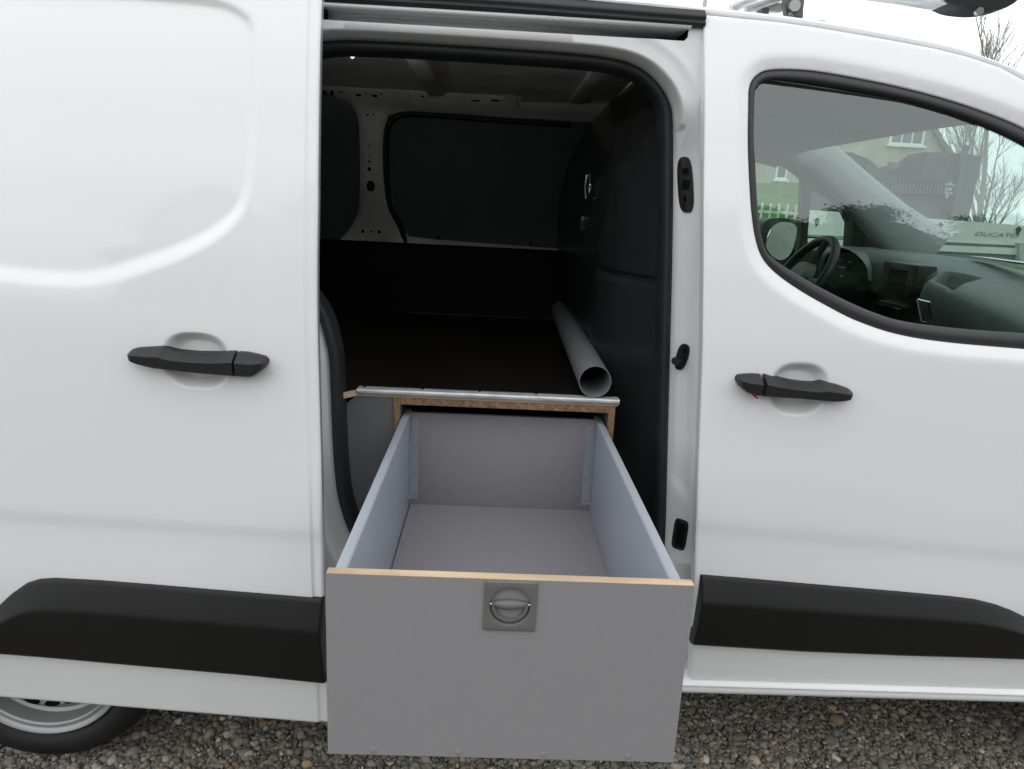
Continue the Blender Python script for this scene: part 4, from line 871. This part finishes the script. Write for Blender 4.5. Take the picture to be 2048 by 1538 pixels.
k = MB(); k.tube([(be[1][0], .2748, be[1][1]), (be[1][0], .273, be[1][1])], .0055, 14); k.build('painted_bracket_hole', mat('hole_brightness', (.6, .6, .6), .6), br)  # solid disc; the sky brightness through the hole is put into its colour
bf = [(0.618, 1.879), (0.738, 1.870)]
box('bracket_foot', (bf[0][0], .25, bf[1][1]-.012), (bf[1][0], .33, bf[1][1]-.006), mat('foot_plate', (.12, .12, .12), .5, metal=.4), rk)
r1 = [(0.566, 1.920), (0.652, 1.967)]; r2 = [(0.583, 1.904), (0.665, 1.936)]
k = MB(); k.tube([(r1[0][0], .42, r1[0][1]), (r1[1][0], .42, r1[1][1])], .012, 12); k.tube([(r2[0][0], .36, r2[0][1]), (r2[1][0], .36, r2[1][1])], .010, 12); k.build('support_strut', ALU, rk)
pb = [(0.602, 1.907), (0.677, 1.907), (0.676, 1.927), (0.624, 1.926)]
k = MB(); k.prism([tuple(p) for p in pb], .37, .385); k.build('bracket_plate', mat('pale_zinc', (.52, .52, .5), .5, metal=.3), rk, False)

# ------------------------------------------------------------------ beyond the van: truck, fences, bank, house, trees
WHITEP = mat('truck_white', (.72, .73, .71), .4, var=.05, vscale=3)
TRIMG = mat('truck_grey', (.28, .29, .29), .5)
tk = empty('flatbed_truck', 'white dropside flatbed truck parked beyond the van', 'truck', (3.9, 5.6, GZ))
TY = 4.8
def at48(p): return p
q = [(2.693, 1.498), (3.581, 1.483), (4.650, 1.459), (4.689, 1.289), (3.840, 1.287), (2.724, 1.293)]
k = MB(); k.prism([tuple(p) for p in q], TY, TY+.04); ds1 = k.build('dropside', WHITEP, tk, False)
zb_, zt_ = q[4][1], q[1][1]; x0_, x1_ = q[0][0], q[2][0]
q2 = [(2.720, 1.259), (3.834, 1.258), (4.599, 1.265), (4.612, 1.209), (3.843, 1.207), (2.727, 1.213)]
k = MB(); k.prism([tuple(p) for p in q2], TY-.02, TY+.06); k.build('bed_rail', WHITEP, tk, False)
q3 = [(2.745, 1.212), (3.868, 1.205), (4.632, 1.208), (4.651, 1.121), (2.766, 1.070)]
k = MB(); k.prism([tuple(p) for p in q3], TY+.02, TY+.10); k.build('chassis_rail', TRIMG, tk, False)
for c in [(2.773, 1.401), (3.854, 1.412), (4.551, 1.412)]:
    k = MB(); k.prism([(c[0]-.022, c[1]+.02), (c[0], c[1]+.038), (c[0]+.022, c[1]+.02), (c[0]+.004, c[1]-.035), (c[0]-.004, c[1]-.035)], TY-.015, TY-.001); k.build('side_clip', mat('clip_dark', (.03, .03, .03), .6), tk, False)
q4 = [(4.549, 1.311), (4.611, 1.314), (4.648, 1.153), (4.586, 1.150)]
k = MB(); k.prism([tuple(p) for p in q4], TY-.06, TY+.0); k.build('corner_post', mat('post_grey', (.45, .48, .48), .5), tk, False)
bc = [(3.628, 1.367)]
k = MB(); k.lathe([(0, -.010), (.058, -.010), (.064, -.006), (.066, .0)], (bc[0][0], bc[0][1]), 28)
k.V = [(x, y+TY-.001, z) for x, y, z in k.V]; bd = k.build('round_badge', mat('badge_grey', (.16, .18, .18), .4), tk)
def text(s, name, loc, size, m, parent, shear=0.0, ext=.002, sx=1.0):
    c = bpy.data.curves.new(name, 'FONT'); c.body = s; c.size = size; c.extrude = ext; c.align_x = 'CENTER'; c.align_y = 'CENTER'; c.shear = shear
    o = bpy.data.objects.new(name, c); COL.objects.link(o); dg = bpy.context.evaluated_depsgraph_get()
    me = bpy.data.meshes.new_from_object(o.evaluated_get(dg)); bpy.data.objects.remove(o)
    me.materials.clear(); me.materials.append(m)
    o = bpy.data.objects.new(name, me); COL.objects.link(o)
    me.transform(Matrix.Translation(loc) @ Matrix.Rotation(R(90), 4, 'X') @ Matrix.Diagonal((sx, 1, 1, 1)))
    o.parent = parent; o.matrix_parent_inverse = wm(parent).inverted(); return o
text('FIAT', 'badge_lettering', (bc[0][0], TY-.013, bc[0][1]), .058, WHITEP, bd, .25)
lt = [(4.365, 1.369)]
text('DUCATO', 'side_lettering', (lt[0][0], TY-.004, lt[0][1]), .048, mat('lettering_dark', (.27, .29, .29), .5), tk, .3, .002, 1.9)
zr = zb_
box('truck_bed', (x0_+.45, TY+.05, zr-.03), (x1_+.0, TY+1.5, zr), TRIMG, tk)
box('dropside', (x0_+.45, TY+1.5, zr-.36), (x1_, TY+1.54, zr-.01), WHITEP, tk)
for wx in (x0_+.75, x1_+1.9):
    k = MB(); k.lathe([(0, .02), (.18, .02), (.19, 0), (.30, 0), (.32, .04), (.32, .2)], (wx, GZ+.32), 28); k.V = [(x, y+TY+.1, z) for x, y, z in k.V]; k.build('truck_wheel', TYRE, tk)
box('chassis_beam', (x0_+.45, TY+.3, .62), (x1_+2.8, TY+1.2, .85), UNDER, tk); box('bed_support', (x0_+.5, TY+.3, .85), (x1_-.1, TY+1.2, zr-.03), UNDER, tk)
x1_ += 1.5
cb = [(x1_+.10, .55), (x1_+1.75, .55), (x1_+1.8, 1.25), (x1_+1.35, 2.05), (x1_+1.1, 2.15), (x1_+.12, 2.15)]
k = MB(); k.prism(cb, TY+.06, TY+1.5); cbo = k.build('truck_cab', WHITEP, tk, False)
k = MB(); k.prism([(x1_+.35, 1.35), (x1_+1.45, 1.35), (x1_+1.2, 1.98), (x1_+.35, 1.98)], TY+.05, TY+.058); k.build('cab_window', SCREEN, tk, False)

# dark timber screen behind the truck, two sections with tops sloping to a dip
DKW = mat('dark_stained_timber', (.062, .068, .072), .7, var=.25, vscale=5, stretch=(1, 1, 6))
DKW2 = mat('weathered_lattice', (.14, .15, .15), .8)
fn = empty('dark_timber_screen', 'dark stained timber screen with lattice standing behind the white truck', 'screen fence', (5.2, 8.4, GZ))
FNY = 8.4
top_px = [(4.128, 2.283), (4.803, 2.312), (5.140, 2.080), (5.510, 2.360), (6.185, 2.369), (6.423, 1.479)]
xa, xb = top_px[0][0], top_px[5][0]
ztop = lambda x: float(np.interp(x, [p[0] for p in top_px[:5]]+[xb], [p[1] for p in top_px[:5]]+[top_px[4][1]-.02]))
xs_ = np.linspace(xa, xb, 13)
for i in range(12):
    g_ = -.012*(i % 2)+.002; l, r_ = xs_[i]+g_, xs_[i+1]-g_
    k = MB(); k.prism([(l, GZ), (r_, GZ), (r_, ztop(r_)), (l, ztop(l))], FNY+(i % 2)*.02, FNY+.019+(i % 2)*.02); k.build('screen_board', DKW, fn, False)
for (u, v, w_, h_) in ((1925, 290, .05, 0),):
    p = [(6.126, 2.471), (6.192, 2.474)]; k = MB(); k.box((p[0][0], FNY-.09, GZ), (p[1][0], FNY-.02, p[0][1]), .006); k.build('screen_post', DKW, fn)
rz = [(4.686, 2.005), (6.004, 2.033), (4.711, 1.852), (6.024, 1.930)]
k = MB(); k.box((xa, FNY-.04, rz[0][1]-.01), (rz[1][0], FNY-.002, rz[0][1]+.02)); k.build('screen_rail', DKW, fn, False)
k = MB(); k.box((xa, FNY-.04, rz[2][1]-.03), (rz[1][0], FNY-.002, rz[2][1])); k.build('screen_rail', DKW, fn, False)
k = MB()
for i in range(40):
    xx = xa+(rz[1][0]-xa)*i/39; k.box((xx-.008, FNY-.03, rz[2][1]), (xx+.008, FNY-.012, rz[0][1]))
for i in range(3):
    zz = rz[2][1]+(rz[0][1]-rz[2][1])*(i+.5)/3; k.box((xa, FNY-.012, zz-.006), (rz[1][0], FNY-.004, zz+.006))
o = k.build('lattice', DKW2, fn, False); o['kind'] = 'stuff'
lt2 = [(6.016, 1.969), (6.070, 1.972), (6.128, 1.955), (6.029, 1.905), (6.083, 1.908), (6.046, 1.854), (6.101, 1.850), (6.055, 1.809)]
for x, z in lt2: k = MB(); k.box((x-.022, FNY-.02, z-.02), (x+.022, FNY-.004, z+.02)); k.build('painted_gap', mat('gap_brightness', (.42, .45, .44), .8), fn, False)  # solid blocks; the brightness seen through the lattice is put into their colour

# white picket fence
pf = empty('picket_fence', 'white picket fence in front of the grass bank', 'fence', (3.5, 9.0, GZ))
WP = mat('fence_white', (.78, .78, .75), .5)
pp1 = [(3.922, 1.619), (4.045, 1.618), (4.168, 1.610)]; sp_ = pp1[1][0]-pp1[0][0]; ztp = pp1[0][1]
for i in range(-14, 6):
    xx = pp1[0][0]+sp_*i; k = MB(); k.prism([(xx-.012, GZ), (xx+.012, GZ), (xx+.012, ztp-.015), (xx, ztp), (xx-.012, ztp-.015)], 9.0, 9.02); k.build('picket', WP, pf, False)
zr1 = ([(4.062, 1.494)])[0][1]
for zz in (zr1, .45): k = MB(); k.box((pp1[0][0]-15*sp_, 9.02, zz-.02), (pp1[0][0]+6*sp_, 9.05, zz+.02)); k.build('fence_rail', WP, pf, False)

# grass bank rising to the house
GR = mat('grass', (.055, .13, .022), .9, spec=.1, var=.5, vscale=1.6, bump=.8, bscale=12, detail=8)
HY = 28.0
hb = ([(11.232, 2.663)])[0][1]
tag(gridsurf('grass_bank', np.linspace(-40, 60, 160), np.linspace(0, 1, 40), lambda x, v: (x, 9.6+v*60, GZ-.02+(hb+.06)*min(1, sst(np.array([v/.29]))[0])*(1-sst(np.array([(x-(4.2+.40*(9.6+v*60)))/(1.2+v*6)]))[0])+.08*math.sin(x*1.3+v*20)*min(1, v*5)), GR, None), kind='structure', label='green grass bank behind the picket fence')
# house
hs = empty('house', 'cream rendered house with white sash windows up on the grass bank', 'house', (12, 30, hb))
STUC = mat('cream_render', (.40, .375, .31), .85, spec=.1, var=.12, vscale=1.2, bump=.5, bscale=20)
SLATE = mat('slate_roof', (.07, .075, .08), .7, var=.2, vscale=4)
WFR = mat('window_white', (.8, .8, .78), .5); PANE = mat('window_pane', (.10, .12, .13), .08, spec=.6)
gw = [(10.833, 2.643), (16.997, 5.085), (17.660, 4.260), (17.860, 3.968)]
xl_, xr_ = gw[0][0]-6, gw[3][0]-.3
zt2 = hb+6.8; pkp = ([(14.609, 8.097)])[0]
ez = ([(17.586, 4.331)])[0][1]
pk = pkp[0]; hz_ = pkp[1]
k = MB(); k.prism([(xl_, hb-1), (xr_, hb-1), (xr_, ez), (pk, hz_-.25), (pk-2.4, ez), (xl_, ez)], HY, HY+7); k.build('wall', STUC, hs, False)
for sgn in (1, -1):
    xe = xr_+.35 if sgn > 0 else pk-2.75
    k = MB(); k.add([(xe, HY-.25, ez-.6), (pk, HY-.25, hz_-.15), (pk, HY+7.2, hz_-.15), (xe, HY+7.2, ez-.6), (xe, HY-.25, ez-.38), (pk, HY-.25, hz_), (pk, HY+7.2, hz_), (xe, HY+7.2, ez-.38)], [(0, 1, 2, 3), (7, 6, 5, 4), (0, 4, 5, 1), (3, 2, 6, 7), (0, 3, 7, 4), (1, 5, 6, 2)]); k.build('roof', SLATE, hs, False)
k = MB(); k.add([(xl_-.3, HY-.25, ez-.05), (pk-2.3, HY-.25, ez-.05), (pk-.4, HY+3.5, hz_-1.0), (xl_-.3, HY+3.5, hz_-1.0), (xl_-.3, HY+7.2, ez-.05), (pk-2.3, HY+7.2, ez-.05)], [(0, 1, 2, 3), (3, 2, 5, 4)]); k.build('roof', SLATE, hs, False)
def window(x0, z0, x1, z1, bars=1):
    f = box('window', (x0, HY-.06, z0), (x1, HY-.012, z1), WFR, hs)
    w_ = (x1-x0)
    mz = (z0+z1)/2; b = .07
    for (a0, a1) in ((z0+b, mz-.03), (mz+.03, z1-b)):
        if bars == 1: k = MB(); k.box((x0+b, HY-.064, a0), (x1-b, HY-.0605, a1)); k.build('pane', PANE, f, False)
        else:
            for i in range(bars): k = MB(); k.box((x0+b+(w_-2*b)*i/bars+.03, HY-.064, a0), (x0+b+(w_-2*b)*(i+1)/bars-.03, HY-.0605, a1)); k.build('pane', PANE, f, False)
    k = MB(); k.box((x0-.08, HY-.14, z0-.09), (x1+.08, HY-.012, z0-.004)); k.build('window_sill', WFR, f, False)
w1 = [(10.978, 2.899), (11.427, 3.547)]; window(w1[0][0], w1[0][1], w1[1][0], w1[0][1]+1.25)
w2 = [(15.279, 4.438), (16.656, 4.993)]; window(w2[0][0], w2[0][1], w2[1][0], w2[0][1]+1.3, 3)
window(xl_+1, w1[0][1], xl_+2, w1[0][1]+1.25)
al = [(15.406, 3.762), (15.718, 3.589)]
box('alarm_box', (al[0][0], HY-.12, al[1][1]), (al[1][0], HY-.01, al[0][1]), RED, hs)

# bare trees
BARK = mat('bare_bark', (.26, .25, .24), .9, spec=.1)
def bare_tree(base, h, seed, label, group, spread=.5, lean=(0, 0), r0=.11, depth=6):
    rnd = random.Random(seed); k = MB()
    def br(p, d, l, r, lev):
        pts = [p]; q = p; dd = d.copy()
        for i in range(4):
            dd = (dd+Vector((rnd.uniform(-1, 1), rnd.uniform(-1, 1), rnd.uniform(-.5, .9)))*.13).normalized(); q = q+dd*l/4; pts.append(q)
        k.tube(pts, [r*(1-.12*i) for i in range(5)], 5 if lev > 3 else 3, False)
        if lev == 0: return
        for i in range(3 if lev > 1 else 4):
            t = rnd.uniform(.35, 1.0); s_ = pts[min(4, int(t*4)+0)]
            az = rnd.uniform(0, 6.28); side_ = Vector((math.cos(az), math.sin(az), 0)); nd = (dd*(1-spread*.55)+side_*spread*rnd.uniform(.6, 1.1)+Vector((0, 0, .22))).normalized()
            br(s_, nd, l*rnd.uniform(.55, .78), r*.52, lev-1)
        br(pts[-1], dd, l*.72, r*.6, lev-1)
    br(Vector((0, 0, 0)), Vector((lean[0], lean[1], 1)).normalized(), h*.33, r0, depth)
    t = empty('bare_tree', label, 'tree', base, group)
    o = mobj('branches', k.V, k.F, BARK, None, False); o.parent = t
    return t
t1 = [(14.192, 1.790)]
bare_tree((t1[0][0], 20, GZ), 8.6, 5, 'bare winter tree seen through the windscreen beside the dark screen', None, .46, r0=.12, depth=5)
t2 = [(18.589, 2.116)]
bare_tree((t2[0][0]+2.0, 24, GZ), 9.4, 9, 'taller bare tree showing above the white van roof', None, .66, r0=.085)
t3 = [(19.093, 2.123)]
bare_tree((t3[0][0], 27, GZ), 6.2, 21, 'small bare tree far behind the truck dropside', None, .6, r0=.09, depth=5)
# slim pole rising behind the roof
po = [(3.435, 4.930)]
k = MB(); k.tube([(po[0][0], 12, GZ), (po[0][0], 12, 9.0)], [.04, .03], 10); tag(k.build('utility_pole', mat('pole_grey', (.5, .5, .5), .6)), 'slim pale pole standing behind the van roof', 'pole')

# evergreen trees across the yard, behind the photographer: they show as reflections in the glass and paint
LEAF = mat('evergreen_leaf', (.030, .045, .022), .7, spec=.2, var=.5, vscale=3)
def evergreen(x, y, h, w, seed, label):
    rn = np.random.default_rng(seed); n = 13000
    t = empty('evergreen_tree', label, 'tree', (x, y, GZ), 'evergreens across the yard')
    u = rn.random(n)**.8; z = h*.5+u*h*.56; rad = w*(1-.62*(z/h)**3)*(.75+.35*np.sin(z*3+seed)+.2*rn.normal(size=n)); az = rn.uniform(0, 6.28, n)
    rr = np.abs(rad)*np.sqrt(rn.uniform(.25, 1, n)); c = np.stack([rr*np.cos(az), rr*np.sin(az), z+rn.normal(0, .12, n)], 1)
    a = rn.normal(size=(n, 3)); a /= np.linalg.norm(a, axis=1)[:, None]; b = np.cross(a, rn.normal(size=(n, 3))); b /= np.linalg.norm(b, axis=1)[:, None]
    s = rn.uniform(.028, .07, (n, 1)); V = np.stack([c-a*s, c+b*s*.6, c+a*s, c-b*s*.6], 1).reshape(-1, 3)
    V = V.tolist(); F = [(4*i, 4*i+1, 4*i+2, 4*i+3) for i in range(n)]; k = len(V)   # inner foliage mass
    for i in range(13):
        for j in range(28):
            zz = .3+(h*.93-.3)*i/12; q = w*(1-.62*(zz/h)**3)*(.78+.16*math.sin(zz*3+seed)+.10*math.sin(j*2.7+zz*5)); V.append((q*math.cos(j/28*6.283), q*math.sin(j/28*6.283), zz))
    F += [(k+i*28+j, k+i*28+(j+1) % 28, k+(i+1)*28+(j+1) % 28, k+(i+1)*28+j) for i in range(12) for j in range(28)]
    o = mobj('crown', V, F, LEAF, None, False); o.parent = t
    k = MB(); k.tube([(0, 0, 0), (0, 0, h*.7)], [.16, .05], 8); o = k.build('trunk', BARK); o.parent = t
for i, (x, y, h, w) in enumerate([(-9.5, -16, 5.6, 2.6), (-6, -15.5, 6.0, 2.6), (-2.6, -16, 5.7, 2.6), (.6, -15.5, 6.2, 2.6), (3.6, -16, 6.4, 2.6), (6.4, -15.5, 6.1, 2.6), (9.2, -16, 6.6, 2.7), (12.2, -15.5, 6.3, 2.7), (15.2, -16, 6.6, 2.8), (18.5, -15.5, 6.4, 2.8)]):
    evergreen(x, y, h, w, 100+i, 'dark evergreen tree across the gravel yard, behind the photographer')
